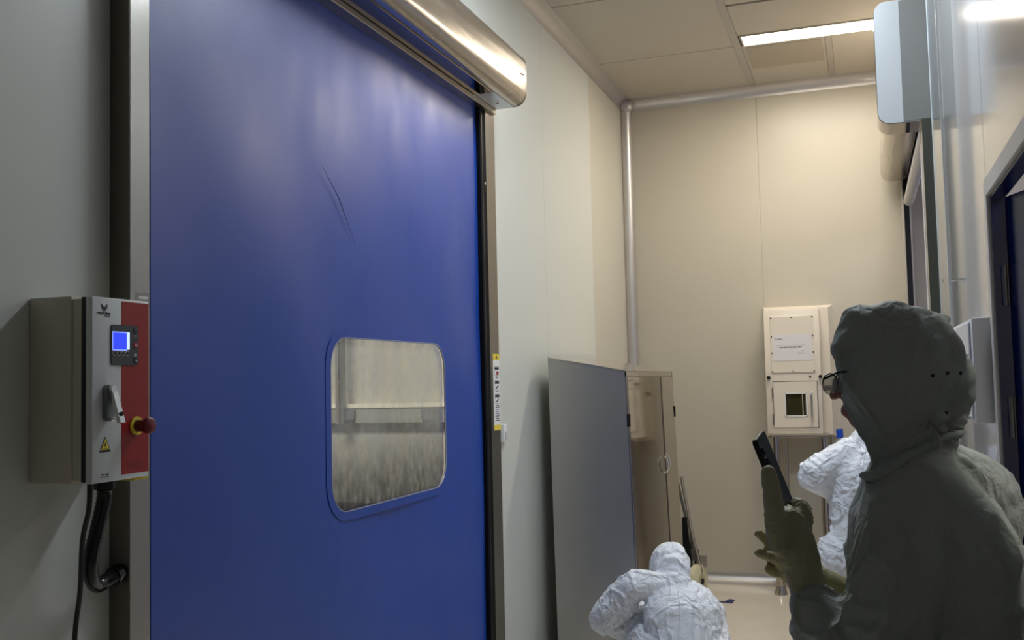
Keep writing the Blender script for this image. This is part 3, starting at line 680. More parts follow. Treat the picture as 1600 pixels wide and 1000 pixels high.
M().tube([(W - .012, 5.02, 2.74), (W - .012, 6.3, 2.74), (W - .012, 7.44, 2.74)], .035, 16).done('bottom_bar', mat('bar_white', (.62, .60, .60), .4), rd, True)
M().box(W - .02, 5.02, 2.74, W - .012, 7.44, 2.90).done('curtain', blue_m, rd)
st = empty('strip_panel', (W + .12, 6.6, 0), 'hanging translucent blue panel seen through the open roller door opening', 'panel')
M().box(W + .13, 5.9, .02, W + .14, 7.0, 2.7).done('sheet', mat('pale_blue_film', (.20, .26, .50), .35), st)

# wall control box of the right side + pull rod + acrylic sheet
rb = empty('junction_box', (W, 3.5, 1.55), 'pale grey flat junction box on the right wall behind the hooded person', 'box')
M().box(W - .058, 3.12, 1.400, W, 3.86, 1.700, .004).done('body', mat('pale_grey_box', (.82, .84, .88), .3), rb, True)
M().box(W - .064, 3.16, 1.41, W - .058, 3.84, 1.69, .002, 1).done('lid', mat('pale_grey_lid', (.80, .82, .86), .3), rb)
M().tube(smooth_path([(W - .064, 3.20, 1.595), (W - .085, 3.20, 1.59), (W - .085, 3.20, 1.50), (W - .085, 3.20, 1.42), (W - .064, 3.20, 1.415)], 5), .006, 10).done('handle', mat('handle_white', (.72, .74, .76), .25), rb, True)
ac = empty('acrylic_guard', (W - .045, 4.2, 0), 'clear acrylic guard sheet standing upright along the right wall', 'guard panel')
M().box(W - .050, 3.92, 0.0, W - .046, 4.35, 3.62).done('sheet', acrylic, ac)
M().box(W - .052, 4.350, 0.0, W - .044, 4.358, 3.62).done('edge_strip', mat('acrylic_edge', (.75, .80, .82), .2), ac)
M().box(W - .052, 3.912, 0.0, W - .044, 3.920, 3.62).done('edge_strip', mat('acrylic_edge', (.75, .80, .82), .2), ac)
for z in (.4, 1.9, 3.3):
    M().tube([(W - .052, 4.2, z), (W - .002, 4.2, z)], .008, 10).done('stud', chrome, ac)

# hinged navy door in right wall
hd = empty('hinged_door', (W, 2.6, 0), 'dark blue hinged door standing ajar in a pale frame at the right', 'door')
M().box(W - .012, 3.045, 0, W + .0, 3.095, 2.085, .002, 1).box(W - .012, 2.02, 2.035, W, 3.045, 2.085, .002, 1).box(W - .012, 2.02, 0, W, 2.10, 2.035, .002, 1).done('architrave', mat('architrave_pale', (.68, .65, .62), .45), hd)
M().box(W - .002, 3.028, 0, W + .036, 3.043, 2.034).box(W - .002, 2.11, 2.026, W + .036, 3.028, 2.034).box(W - .002, 2.10, 0, W + .036, 2.118, 2.026).done('frame', navy, hd)
ang = math.atan2(-.944, .33)
hx, hy = W + .034, 3.020
dx_, dy_ = .33, -.944; nx_, ny_ = .944, .33
def lp(s, n, z_): return (hx + dx_ * s + nx_ * n, hy + dy_ * s + ny_ * n, z_)
lf = M().hexa([lp(0, 0, .01), lp(.86, 0, .01), lp(.86, .045, .01), lp(0, .045, .01), lp(0, 0, 2.024), lp(.86, 0, 2.024), lp(.86, .045, 2.024), lp(0, .045, 2.024)]).done('leaf', navy, hd)
for z in (1.78, 1.42, .3):
    M().tube([(hx - .012, hy + .0, z - .055), (hx - .012, hy, z + .055)], .008, 10).done('hinge', steel_dark, hd, True)
M().tube([lp(.78, -.03, .95), lp(.78, -.03, 1.15)], .01, 10).done('handle', chrome, lf, True)

# ================================================================== PEOPLE
def tri_noise(v, s, seed):
    return noise.noise(Vector((v[0] * s[0] + seed, v[1] * s[1] - seed * .7, v[2] * s[2] + seed * 1.3)))
def loft_geo(secs, n=28):
    """secs: (center, u, v, ru, rv[, power]) -> verts, faces (closed)"""
    V = []; F = []
    for s in secs:
        c, u, v, ru, rv = s[:5]
        for k in range(n):
            a = 2 * math.pi * k / n; V.append(Vector(c) + Vector(u) * (ru * math.cos(a)) + Vector(v) * (rv * math.sin(a)))
    for i in range(len(secs) - 1):
        for k in range(n): F.append((i * n + k, i * n + (k + 1) % n, (i + 1) * n + (k + 1) % n, (i + 1) * n + k))
    F.append(tuple(range(n))[::-1]); F.append(tuple(range((len(secs) - 1) * n, len(secs) * n)))
    return V, F
def limb_geo(pts, rad, n=20, flat=None, sub=5):
    """tapering round limb through pts with rounded ends; flat=(axis,factor) squashes the section"""
    P_ = smooth_path(pts, sub); m_ = len(P_); R_l = []
    for i in range(m_):
        t = i / sub; k = min(int(t), len(rad) - 2); R_l.append(rad[k] + (rad[k + 1] - rad[k]) * (t - k))
    t0 = (P_[0] - P_[1]).normalized(); t1 = (P_[-1] - P_[-2]).normalized()
    ext0 = [(P_[0] + t0 * R_l[0] * s, R_l[0] * c) for s, c in ((.96, .28), (.8, .6), (.5, .866), (.2, .98))]
    ext1 = [(P_[-1] + t1 * R_l[-1] * s, R_l[-1] * c) for s, c in ((.2, .98), (.5, .866), (.8, .6), (.96, .28))]
    seq = ext0 + list(zip(P_, R_l)) + ext1
    V = []; F = []; prev = None
    for i, (p, r) in enumerate(seq):
        a = seq[max(i - 1, 0)][0]; b_ = seq[min(i + 1, len(seq) - 1)][0]; tt = (b_ - a).normalized()
        if prev is None:
            h = Vector((0, 0, 1)) if abs(tt.z) < .8 else Vector((1, 0, 0)); u = tt.cross(h).normalized()
        else: u = (prev - tt * prev.dot(tt)).normalized()
        prev = u; v = tt.cross(u)
        for k in range(n):
            q = u * math.cos(2 * math.pi * k / n) + v * math.sin(2 * math.pi * k / n)
            if flat: q = q - Vector(flat[0]) * q.dot(Vector(flat[0])) * (1 - flat[1])
            V.append(p + q * r)
    for i in range(len(seq) - 1):
        for k in range(n): F.append((i * n + k, i * n + (k + 1) % n, (i + 1) * n + (k + 1) % n, (i + 1) * n + k))
    F.append(tuple(range(n))[::-1]); F.append(tuple(range((len(seq) - 1) * n, len(seq) * n)))
    return V, F
def ell_geo(c, ax, ay, az, rx, ry, rz, nu=28, nv=18):
    V = []; F = []; c = Vector(c); ax, ay, az = Vector(ax), Vector(ay), Vector(az)
    for i in range(1, nv):
        th = math.pi * i / nv
        for k in range(nu):
            ph = 2 * math.pi * k / nu
            V.append(c + ax * (rx * math.sin(th) * math.cos(ph)) + ay * (ry * math.sin(th) * math.sin(ph)) + az * (rz * math.cos(th)))
    for i in range(nv - 2):
        for k in range(nu): F.append((i * nu + k, i * nu + (k + 1) % nu, (i + 1) * nu + (k + 1) % nu, (i + 1) * nu + k))
    F.append(tuple(range(nu))[::-1]); F.append(tuple(range((nv - 2) * nu, (nv - 1) * nu)))
    return V, F
def fuse(name, geos, vox, m, parent, wrinkle=None, smooth_it=4, cut=None):
    """voxel-fuse the pieces into one continuous surface, relax, then fold it"""
    V = []; F = []
    for g in geos:
        o_ = len(V); V += g[0]; F += [tuple(i + o_ for i in f) for f in g[1]]
    me = bpy.data.meshes.new(name); me.from_pydata([tuple(v) for v in V], [], F); me.update()
    bm = bmesh.new(); bm.from_mesh(me)
    bmesh.ops.recalc_face_normals(bm, faces=bm.faces[:]); bm.to_mesh(me); bm.free()
    o = bpy.data.objects.new('tmp', me); COL.objects.link(o)
    r = o.modifiers.new('r', 'REMESH'); r.mode = 'VOXEL'; r.voxel_size = vox; r.adaptivity = 0
    s = o.modifiers.new('s', 'SMOOTH'); s.factor = .6; s.iterations = smooth_it
    dg = bpy.context.evaluated_depsgraph_get(); dg.update()
    out = bpy.data.meshes.new_from_object(o.evaluated_get(dg)); bpy.data.objects.remove(o)
    n = len(out.vertices); co = np.zeros(n * 3); out.vertices.foreach_get('co', co); co = co.reshape(-1, 3)
    no = np.zeros(n * 3); out.vertex_normals.foreach_get('vector', no); no = no.reshape(-1, 3)
    if wrinkle:
        d = np.array([wrinkle(c_, n_) for c_, n_ in zip(co, no)]); co = co + no * d[:, None]
    off = Vector((0, 0, 0)); p = parent
    while p is not None: off += p.location; p = p.parent
    co = co - np.array(off)[None, :]
    out.vertices.foreach_set('co', co.reshape(-1)); out.name = name
    if cut:
        bm = bmesh.new(); bm.from_mesh(out)
        dele = [v for v in bm.verts if cut(v.co + off)]
        bmesh.ops.delete(bm, geom=dele, context='VERTS'); bm.to_mesh(out); bm.free()
    out.materials.clear(); out.materials.append(m)
    out.polygons.foreach_set('use_smooth', [True] * len(out.polygons)); out.update()
    return link(name, out, parent)
def folds(amp, s1=(9, 9, 5), seed=0., fine=1.0, extra=None, crease=1.0):
    def f(c, n):
        wx = tri_noise(c, (4, 4, 4), seed + 5) * .10; wy = tri_noise(c, (4, 4, 4), seed + 15) * .10
        c2 = (c[0] + wx, c[1] + wy, c[2] + wx * .8)
        a = tri_noise(c2, s1, seed); b_ = tri_noise(c2, (s1[0] * 1.8, s1[1] * 1.8, s1[2] * 2.8), seed + 9)
        g = tri_noise(c2, (s1[0] * 2.6, s1[1] * 2.6, s1[2] * 1.6), seed + 21)
        msk = max(0, .5 + 1.6 * tri_noise(c, (3.5, 3.5, 3.5), seed + 31))
        d = amp * .9 * tri_noise(c, (5, 5, 4), seed + 2)
        d += amp * crease * (.85 * math.exp(-(a / .075) ** 2) + .60 * fine * msk * math.exp(-(b_ / .08) ** 2) + .45 * fine * msk * math.exp(-(g / .09) ** 2))
        if extra: d += extra(c, n)
        return d - amp * .35
    return f
def basis(f, up=(0, 0, 1)):
    f = Vector(f).normalized(); l = Vector(up).cross(f).normalized(); u = f.cross(l).normalized(); return f, l, u
def head_geos(c, f, up=(0, 0, 1), s=1.0):
    """bare head with brow, nose, lips, chin and ears. c = centre"""
    f, l, u = basis(f, up); c = Vector(c); g = []
    E_ = lambda o, rx, ry, rz: g.append(ell_geo(c + (f * o[0] + l * o[1] + u * o[2]) * s, f, l, u, rx * s, ry * s, rz * s, 20, 12))
    E_((-.012, 0, .022), .094, .076, .090); E_((.022, 0, -.035), .066, .060, .072); E_((.052, 0, -.085), .028, .030, .022)
    E_((.078, 0, .018), .014, .050, .012)                       # brow ridge
    E_((.100, 0, -.020), .015, .011, .024); E_((.108, 0, -.036), .014, .014, .010)     # nose
    E_((.086, 0, -.062), .012, .024, .006); E_((.084, 0, -.073), .012, .020, .007)     # lips
    for q in (1, -1):
        E_((.062, q * .036, -.028), .022, .018, .024); E_((-.008, q * .077, -.012), .017, .007, .030)
    return g
def hand_geos(chains, infl=1.0):
    return [limb_geo(c, [r * infl for r in rr], 12, None, 4) for c, rr in chains]

# ---------- A: foreground person holding a phone
def V3(*a): return Vector(a)
faceF = (-.80 * _r + .60 * _f).normalized(); leftF = Vector((0, 0, 1)).cross(faceF).normalized(); backF = -faceF
pa = empty('person', (P(1455, 900, 1.95).x, P(1455, 900, 1.95).y, 0), 'person in dim hooded coverall, seen from behind, holding up a phone with gloved hands', 'person')
hc = P(1398, 588, 1.95)                                    # head centre
neck = P(1420, 715, 1.97); chest = P(1458, 860, 1.98); waist = P(1462, 1010, 1.99) ; hips = waist + V3(0, 0, -.16)
sL, sR = P(1402, 834, 1.84), P(1534, 790, 2.10)
eL, wL = P(1368, 1085, 1.80), P(1262, 928, 1.90)
eR, wR = P(1475, 1085, 2.20), P(1300, 925, 2.02)
hipL = hips + leftF * .095; hipR = hips - leftF * .095
kL = Vector((hipL.x, hipL.y, .50)) + faceF * .04; kR = Vector((hipR.x, hipR.y, .50)) + faceF * .02
aL = Vector((hipL.x, hipL.y, .09)) - faceF * .02; aR = Vector((hipR.x, hipR.y, .09)) - faceF * .06
tL = aL + faceF * .16 + V3(0, 0, -.045); tR = aR + faceF * .16 + V3(0, 0, -.045)
# hands (left: near the camera; right: behind it, finger tips peeping out)
LH = [([P(1262, 930, 1.90), P(1254, 885, 1.905), P(1240, 845, 1.91)], [.032, .037, .040]),                # palm mass
      ([P(1240, 860, 1.91), P(1230, 820, 1.91)], [.038, .036]),
      ([P(1218, 850, 1.885), P(1211, 806, 1.875), P(1206, 768, 1.878), P(1200, 738, 1.885)], [.022, .0195, .0165, .0135]),  # upright digit (thumb) on the phone edge
      ([P(1250, 840, 1.92), P(1255, 804, 1.925), P(1247, 791, 1.945), P(1236, 797, 1.965)], [.022, .018, .0155, .013]),     # index, bent round the phone
      ([P(1246, 835, 1.94), P(1250, 806, 1.96), P(1238, 800, 1.985), P(1226, 806, 1.99)], [.018, .015, .0135, .012]),
      ([P(1238, 845, 1.95), P(1240, 815, 1.975), P(1228, 812, 1.995), P(1218, 820, 1.995)], [.017, .014, .0125, .011]),
      ([P(1230, 855, 1.95), P(1228, 828, 1.975), P(1218, 828, 1.99), P(1211, 836, 1.99)], [.015, .0125, .0115, .010])]
RH = [([P(1300, 922, 2.02), P(1270, 905, 2.03), P(1240, 885, 2.035)], [.030, .036, .038]),
      ([P(1235, 870, 2.03), P(1215, 858, 2.03), P(1200, 846, 2.025), P(1186, 834, 2.02)], [.013, .0125, .0115, .0105]),
      ([P(1238, 886, 2.03), P(1216, 873, 2.03), P(1200, 868, 2.02), P(1186, 864, 2.02)], [.013, .0125, .0115, .0105]),
      ([P(1240, 888, 2.02), P(1222, 880, 2.01), P(1211, 872, 2.0), P(1201, 868, 1.995)], [.013, .0125, .0115, .010]),
      ([P(1245, 900, 2.03), P(1226, 896, 2.025), P(1212, 894, 2.02), P(1201, 889, 2.02)], [.012, .0115, .0105, .0095]),
      ([P(1275, 890, 2.04), P(1262, 862, 2.05), P(1250, 846, 2.05)], [.016, .014, .012])]
# bare body inside the clothes
def torso_secs(hips, waist, chest, neck, lF, fF, k=1.0, sh=.165):
    up = Vector((0, 0, 1))
    t1 = (chest - waist).normalized(); f1 = lF.cross(t1).normalized() * -1
    return [(hips - up * .07, lF, fF, .12 * k, .09 * k), (hips, lF, fF, .165 * k, .115 * k), (waist, lF, f1, .135 * k, .10 * k), (chest, lF, f1, .165 * k, .115 * k),
            (chest.lerp(neck, .5), lF, f1, sh * k, .095 * k), (chest.lerp(neck, .8), lF, f1, .10 * k, .07 * k), (neck, lF, f1, .055 * k, .055 * k)]
g = head_geos(hc + faceF * .012, faceF) + [loft_geo(torso_secs(hips, waist, chest, neck, leftF, faceF, .9)), limb_geo([neck - V3(0, 0, .05), hc - V3(0, 0, .06)], [.05, .05]),
     limb_geo([sL, eL, wL], [.048, .037, .026]), limb_geo([sR, eR, wR], [.048, .037, .026]),
     limb_geo([hipL, kL, aL], [.082, .052, .036]), limb_geo([hipR, kR, aR], [.082, .052, .036]), limb_geo([aL, tL], [.038, .030]), limb_geo([aR, tR], [.038, .030])]
g += hand_geos(LH, .82) + hand_geos(RH, .82)
body = fuse('body', g, .007, skin, pa, None, 3)
# coverall: hooded suit as one fused surface, folded
up3 = Vector((0, 0, 1))
def hood(c, f, s=1.0, up=(0, 0, 1)):
    f, l, u = basis(f, up); c = Vector(c)
    G = [ell_geo(c - f * .006 * s + u * .012 * s, f, l, u, .108 * s, .098 * s, .116 * s)]
    G.append(ell_geo(c - f * .045 * s - u * .035 * s, f, l, u, .098 * s, .092 * s, .095 * s))
    return G
G = [ell_geo(P(1392, 575, 1.95), faceF, leftF, up3, .118, .104, .126),
     ell_geo(P(1420, 560, 1.96), faceF, leftF, up3, .100, .098, .105),
     ell_geo(P(1466, 598, 1.97), faceF, leftF, up3, .072, .075, .070),        # hair bun under the hood
     ell_geo(P(1400, 640, 1.95), faceF, leftF, up3, .098, .088, .095),
     limb_geo([P(1465, 640, 1.97), P(1435, 690, 1.97), P(1430, 735, 1.97)], [.060, .066, .085]),
     limb_geo([P(1385, 660, 1.94), P(1405, 710, 1.94), P(1420, 740, 1.96)], [.055, .060, .075]),
     limb_geo([P(1474, 500, 1.97), P(1440, 515, 1.96)], [.016, .05]), limb_geo([P(1312, 545, 1.93), P(1345, 515, 1.94)], [.022, .05])]
G += [loft_geo([(hips - up3 * .10, leftF, faceF, .155, .135), (hips, leftF, faceF, .20, .17), (waist, leftF, faceF, .205, .165), (chest, leftF, faceF, .215, .160), (chest.lerp(neck, .45), leftF, faceF, .195, .135),
                (chest.lerp(neck, .78), leftF, faceF, .13, .10), (neck, leftF, faceF, .075, .075)], 36),
      limb_geo([neck.lerp(sL, .35), sL, sL.lerp(eL, .5), eL, eL.lerp(wL, .45), wL.lerp(eL, .12)], [.075, .078, .080, .078, .064, .052]),
      limb_geo([neck.lerp(sR, .35), sR, sR.lerp(eR, .5), eR, eR.lerp(wR, .45), wR.lerp(eR, .15)], [.075, .080, .080, .072, .060, .048]),
      ell_geo(P(1270, 985, 1.885), RT, FW, UP, .042, .045, .048),
      limb_geo([hipL, kL, aL + up3 * .03], [.115, .085, .065]), limb_geo([hipR, kR, aR + up3 * .03], [.115, .085, .065])]
fnoff = hc + faceF * .0
def face_cut(v):
    q = v - (hc + up3 * -.005); a = q.dot(faceF); return a > .088 and abs(q.z) < .085 and abs(q.dot(leftF)) < .07
KN = P(1474, 668, 1.90)
def collar_extra(c, n):
    d = 0
    q = Vector(c) - hc
    if q.z > -.14 and q.z < .15:
        # gathered hood: radial pleats at the back and the elastic drawn in below the bun
        d -= .006 * math.exp(-((q.z + .10) / .03) ** 2)
        k = Vector(c) - KN; rr = k.length
        if rr < .16: d += .0075 * math.cos(math.atan2(k.z, k.dot(faceF)) * 11 + 2 * math.sin(rr * 40)) * math.exp(-(rr / .075) ** 2) * min(1, rr / .02)
    return d
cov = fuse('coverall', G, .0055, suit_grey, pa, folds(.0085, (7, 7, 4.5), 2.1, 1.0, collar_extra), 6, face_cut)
# collar band, back seam
def surf(px, py, o):
    """point on the surface of o met first along the view through a pixel"""
    bpy.context.view_layer.update(); inv = o.matrix_world.inverted(); d = (P(px, py, 1) - CAM).normalized()
    ok, loc, n_, i_ = o.ray_cast(inv @ CAM, (inv.to_3x3() @ d).normalized())
    return (o.matrix_world @ loc) if ok else P(px, py, 1.9)
cq = [surf(*q, cov) for q in ((1366, 746), (1385, 736), (1415, 714), (1445, 696), (1475, 682), (1500, 676))]
cpts = smooth_path([cq[0] + FW * .03 - RT * .01] + cq + [cq[-1] + FW * .05], 6)
cg = [limb_geo(cpts[::3], [.010, .013, .014, .014, .014, .013, .012, .012, .011, .010, .010][:len(cpts[::3])], 14)]
fuse('collar', cg, .005, suit_grey, cov, folds(.002, (22, 22, 22), 4.0), 3)
for q in ((1457, 587), (1480, 583), (1500, 583), (1478, 645)):
    c0 = surf(*q, cov); M().tube([c0 - FW * .002, c0 + FW * .01], .0036, 8).done('hood_eyelet', black, cov)
# gloves
def glove(name, chains, cuff, m, vox=.0038, seed=1):
    o = fuse(name, hand_geos(chains) + cuff, vox, m, pa, folds(.0022, (30, 30, 30), seed), 3); return o
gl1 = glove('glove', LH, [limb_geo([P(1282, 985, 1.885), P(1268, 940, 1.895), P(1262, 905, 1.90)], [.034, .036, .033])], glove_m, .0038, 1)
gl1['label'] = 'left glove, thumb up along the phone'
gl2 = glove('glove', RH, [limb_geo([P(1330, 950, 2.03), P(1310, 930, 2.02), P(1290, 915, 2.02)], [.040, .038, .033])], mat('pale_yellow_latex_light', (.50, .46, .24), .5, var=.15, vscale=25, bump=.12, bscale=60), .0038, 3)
gl2['label'] = 'right glove behind the left, finger tips showing'
# glasses
ec = hc + faceF * .118 + up3 * .006
glb = M(); up_l = up3
lensP = []
def lens_ring(c):
    return [c + (leftF * .96 + faceF * .28) * (.023 * math.cos(a)) + up3 * (.020 * math.sin(a)) for a in [2 * math.pi * k / 20 for k in range(21)]]
l1c = P(1297, 600, 1.90); l2c = l1c - leftF * .062
for c_ in (l1c, l2c): (glb.tube(lens_ring(c_)[:11], .0014, 6), glb.tube(lens_ring(c_)[10:], .0007, 6))
glb.tube([l1c + (leftF * .96 + faceF * .28) * .022 + up3 * .009, P(1309, 582, 1.885), P(1330, 580, 1.93), P(1352, 582, 1.95)], .0022, 6)
glb.tube([l1c - leftF * .024 + up3 * .004, l2c + leftF * .024 + up3 * .004], .002, 6)
glo = glb.done('glasses_frame', black_gl, pa, True)
for c_ in (l1c, l2c):
    lens = M(); lens.tube([c_ - faceF * .001, c_ + faceF * .001], .0001, 4)
    lens = M(); vs = [lens.bm.verts.new(p) for p in lens_ring(c_)[:-1]]; lens.bm.faces.new(vs); lens.done('lens', lens_m, glo)
# eyes, lips, shoe covers
for q in (1, -1):
    b = M(); bmesh.ops.create_uvsphere(b.bm, u_segments=14, v_segments=10, radius=.0125, matrix=Matrix.Translation(hc + faceF * .088 + leftF * .032 * q + up3 * .004)); e_ = b.done('eye', eye_m, pa, True)
for a_, t_ in ((aL, tL), (aR, tR)):
    fuse('shoe_cover', [limb_geo([a_ + up3 * .02 - faceF * .03, a_.lerp(t_, .5) - up3 * .012, t_ + up3 * .008], [.050, .050, .042])], .008, suit_grey, pa, folds(.004, (18, 18, 18), 6), 2)
# phone
p0 = P(1186, 684, 1.945); p1 = P(1231, 794, 1.945)
axl = (p1 - p0).normalized(); wdt = (RT * .50 + FW * .87); wdt = (wdt - axl * wdt.dot(axl)).normalized(); nrm = axl.cross(wdt).normalized()
ph = empty('phone', tuple(p0.lerp(p1, .5)), 'black smartphone held upright in the gloved hands', 'phone')
def phone_slab(w0, t0, t1, l0, l1, r, nm, m, parent):
    b = M(); poly = rrect(l0, -w0, l1, w0, r, 5); cen = p0
    A = [b.bm.verts.new(cen + axl * q[0] + wdt * q[1] + nrm * t0) for q in poly]; B = [b.bm.verts.new(cen + axl * q[0] + wdt * q[1] + nrm * t1) for q in poly]
    b.bm.faces.new(A); b.bm.faces.new(B[::-1]); n = len(poly)
    for i in range(n): b.bm.faces.new([A[i], A[(i + 1) % n], B[(i + 1) % n], B[i]])
    return b.done(nm, m, parent)
LL = (p1 - p0).length
sgn = 1
phone_slab(.036, -.0055, .0045, -.004, LL + .01, .009, 'case', mat('black_case', (.006, .006, .008), .5, spec=.3), ph)
phone_slab(.034, .0046, .0050, .000, LL + .006, .007, 'back_glass', mat('phone_back', (.012, .020, .030), .42, spec=.3), ph)
phone_slab(.034, -.0060, -.0056, .000, LL + .006, .007, 'screen', mat('phone_screen', (.01, .015, .03), .3, spec=.3, emit=(.05, .08, .18), estr=.05), ph)
b = M()
for a_, c_ in ((.022, -.020), (.044, -.020)):
    cc = p0 + axl * a_ + wdt * c_; b.tube([cc + nrm * .005, cc + nrm * .007], .008, 14)
b.done('camera_lens', black_gl, ph)
M().tube([p0 + axl * (-.004) - wdt * .030 + nrm * .001, p0 + axl * (-.004) + wdt * .028 + nrm * .001], .0022, 8).done('top_edge', chrome, ph)

# ---------- B: crouching person in white coverall
def small_person(name_label, hc, fF, neck, chest, waist, hips, sL, eL, wL, sR, eR, wR, kL, aL, kR, aR, suit, seed, widths, headup=(0, 0, 1), hoodr=1.0, gm=glove_w, hf=None):
    fF = Vector(fF).normalized(); lF = Vector((0, 0, 1)).cross(fF).normalized(); up = Vector((0, 0, 1))
    pe = empty('person', (hips.x, hips.y, 0), name_label, 'person')
    hipL, hipR = hips + lF * .10, hips - lF * .10
    tL, tR = aL + fF * .15 - up * .04, aR + fF * .15 - up * .04
    hf = Vector(hf).normalized() if hf else fF
    tdir = lambda a, b_: (b_ - a).normalized()
    def fr(a, b_): t_ = tdir(a, b_); return (t_.cross(lF)).normalized()
    def secs(w_):
        return [(hips - tdir(hips, waist) * .08, lF, fr(hips, waist), w_[0] * .75, w_[1] * .75), (hips, lF, fr(hips, waist), w_[0], w_[1]), (waist, lF, fr(waist, chest), w_[2], w_[3]),
                (chest, lF, fr(chest, neck), w_[4], w_[5]), (chest.lerp(neck, .55), lF, fr(chest, neck), w_[4] * .88, w_[5] * .82), (neck, lF, fr(chest, neck), .075, .07)]
    def hand(wr, el, sd):
        d = (wr - el).normalized(); ax = lF * sd; f2 = d.cross(ax).normalized(); palm = wr + d * .055
        C = [([wr, palm], [.026, .034])]
        for i in range(4):
            o_ = ax * (.024 - .016 * i); ln = (.062, .070, .066, .052)[i]
            C.append(([palm + o_ + d * .015, palm + o_ + d * (.015 + ln * .5), palm + o_ + d * (.01 + ln * .85) + f2 * .018], [.0100, .0092, .0078]))
        C.append(([wr + d * .02 + ax * .02, palm + ax * .042 + f2 * .012, palm + ax * .052 + d * .03 + f2 * .02], [.013, .011, .009]))
        return C
    HL, HR = hand(wL, eL, -1), hand(wR, eR, 1)
    g = head_geos(hc, hf, headup, .80) + [loft_geo(secs([x * .78 for x in widths]), 24), limb_geo([neck, hc], [.05, .05]),
         limb_geo([sL, eL, wL], [.046, .037, .026]), limb_geo([sR, eR, wR], [.046, .037, .026]),
         limb_geo([hipL, kL, aL], [.08, .052, .036]), limb_geo([hipR, kR, aR], [.08, .052, .036]), limb_geo([aL, tL], [.036, .03]), limb_geo([aR, tR], [.036, .03])]
    g += hand_geos(HL, .85) + hand_geos(HR, .85)
    fuse('body', g, .010, skin, pe, None, 2)
    hb = basis(hf, headup)
    G = [ell_geo(hc + hb[2] * .01, hb[0], hb[1], hb[2], .112 * hoodr, .100 * hoodr, .120 * hoodr), ell_geo(hc - hb[0] * .05 - hb[2] * .03, hb[0], hb[1], hb[2], .085 * hoodr, .088 * hoodr, .09 * hoodr),
         limb_geo([hc - hb[0] * .04 - hb[2] * .06, neck], [.070, .085]),
         loft_geo(secs(widths), 32),
         limb_geo([neck.lerp(sL, .4), sL, sL.lerp(eL, .5), eL, eL.lerp(wL, .5), wL.lerp(eL, .08)], [.070, .075, .078, .075, .06, .042]),
         limb_geo([neck.lerp(sR, .4), sR, sR.lerp(eR, .5), eR, eR.lerp(wR, .5), wR.lerp(eR, .08)], [.070, .075, .078, .075, .06, .042]),
         limb_geo([hipL, hipL.lerp(kL, .5), kL, kL.lerp(aL, .5), aL + up * .03], [.12, .11, .09, .08, .06]),
         limb_geo([hipR, hipR.lerp(kR, .5), kR, kR.lerp(aR, .5), aR + up * .03], [.12, .11, .09, .08, .06])]
    def fc(v):
        q = v - hc; return q.dot(hb[0]) > .085 and abs(q.dot(hb[1])) < .065 and abs(q.dot(hb[2])) < .085
    def ext(c, n):
        v = Vector(c); dn = (v - neck).length
        return -.007 * math.exp(-((v - neck.lerp(hc, .3)).dot((hc - neck).normalized()) / .018) ** 2) * (1 if (v - neck).length < .14 else 0)
    cv = fuse('coverall', G, .0068, suit, pe, folds(.0095, (9, 9, 7), seed, 1.1, ext), 5, fc)
    for H_, w0, e0 in ((HL, wL, eL), (HR, wR, eR)):
        fuse('glove', hand_geos(H_) + [limb_geo([w0.lerp(e0, .22), w0], [.036, .031])], .0055, gm, pe, folds(.002, (25, 25, 25), 3), 2)
    for a_, t_ in ((aL, tL), (aR, tR)):
        fuse('shoe_cover', [limb_geo([a_ - fF * .03 + up * .01, a_.lerp(t_, .5) - up * .01, t_ + up * .01], [.048, .050, .042])], .010, suit, pe, folds(.004, (18, 18, 18), 6), 2)
    return pe, cv, lF, fr
cf = (_f * .97 - _r * .05)
def seam_tube(cv, pts, r=.0045):
    """stitched back seam laid on the coverall surface"""
    out = []
    for p in pts:
        off = Vector((0, 0, 0)); q = cv
        while q is not None: off += q.location; q = q.parent
        d = (p - CAM).normalized()
        bpy.context.view_layer.update()
        ok, loc, nrm_, idx = cv.ray_cast(CAM - off, d)
        if ok: out.append(loc + off - d * .002)
    if len(out) > 3: M().tube(out, r, 6).done('back_seam', suit_white, cv, True)
dB = 4.75
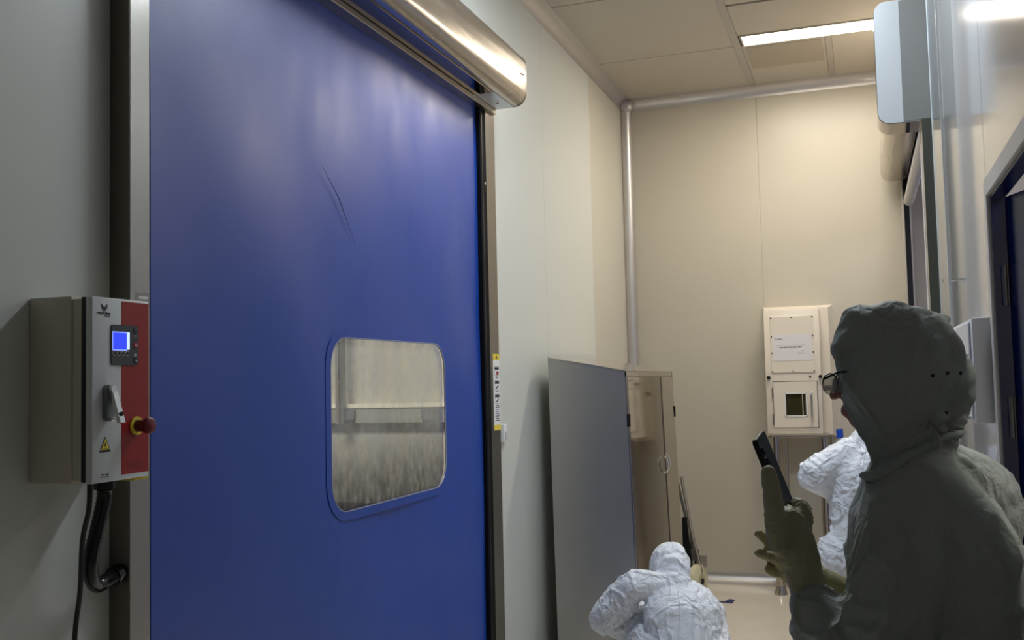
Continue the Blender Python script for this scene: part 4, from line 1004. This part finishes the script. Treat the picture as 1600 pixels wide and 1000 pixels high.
pB, cvB, lB, frB = small_person('crouching person in white hooded coverall in front of the steel cabinet', P(1047, 888, 4.95), cf,
    P(1054, 916, 4.84), P(1066, 962, 4.76), P(1072, 1015, 4.70), P(1075, 1035, 4.66) , P(993, 914, 4.82), P(944, 966, 4.90), P(980, 990, 5.06),
    P(1100, 948, 4.80), P(1110, 996, 4.88), P(1085, 1030, 5.1), Vector((P(985, 1000, 5.02).x, P(985, 1000, 5.02).y, .36)), Vector((P(1010, 1000, 4.78).x, P(1010, 1000, 4.78).y, .09)),
    Vector((P(1105, 1000, 5.04).x, P(1105, 1000, 5.04).y, .36)), Vector((P(1100, 1000, 4.80).x, P(1100, 1000, 4.80).y, .09)), suit_white, 3.3, [.19, .15, .17, .13, .185, .125], hoodr=1.0, hf=(cf * .9 + Vector((0, 0, -.45))))
seam_tube(cvB, smooth_path([P(1060, 922, 4.8), P(1063, 950, 4.7), P(1063, 975, 4.6), P(1061, 1000, 4.6), P(1060, 1030, 4.6)], 8))
# ---------- C: bending person behind, by the transfer box
dC = 4.95
pC, cvC, lC, frC = small_person('person in white coverall bending with back turned near the transfer box', P(1382, 640, 5.25), (_f * .95 + _r * .25),
    P(1352, 694, 5.06), P(1338, 745, 5.0), P(1344, 815, 4.95), P(1346, 868, 4.93), P(1312, 716, 5.02), P(1268, 744, 4.98), P(1318, 778, 5.14),
    P(1392, 722, 5.10), P(1420, 780, 5.14), P(1385, 790, 5.25), Vector((P(1325, 950, 5.15).x, P(1325, 950, 5.15).y, .40)), Vector((P(1320, 950, 4.98).x, P(1320, 950, 4.98).y, .09)),
    Vector((P(1385, 950, 5.15).x, P(1385, 950, 5.15).y, .40)), Vector((P(1375, 950, 4.98).x, P(1375, 950, 4.98).y, .09)), suit_white, 7.7, [.165, .14, .135, .115, .155, .12], hoodr=.88, hf=(_f * .9 + _r * .3 + Vector((0, 0, -.5))))
seam_tube(cvC, smooth_path([P(1352, 700, 5), P(1346, 735, 5), P(1339, 770, 4.9), P(1337, 815, 4.9), P(1334, 845, 4.8)], 8), .004)
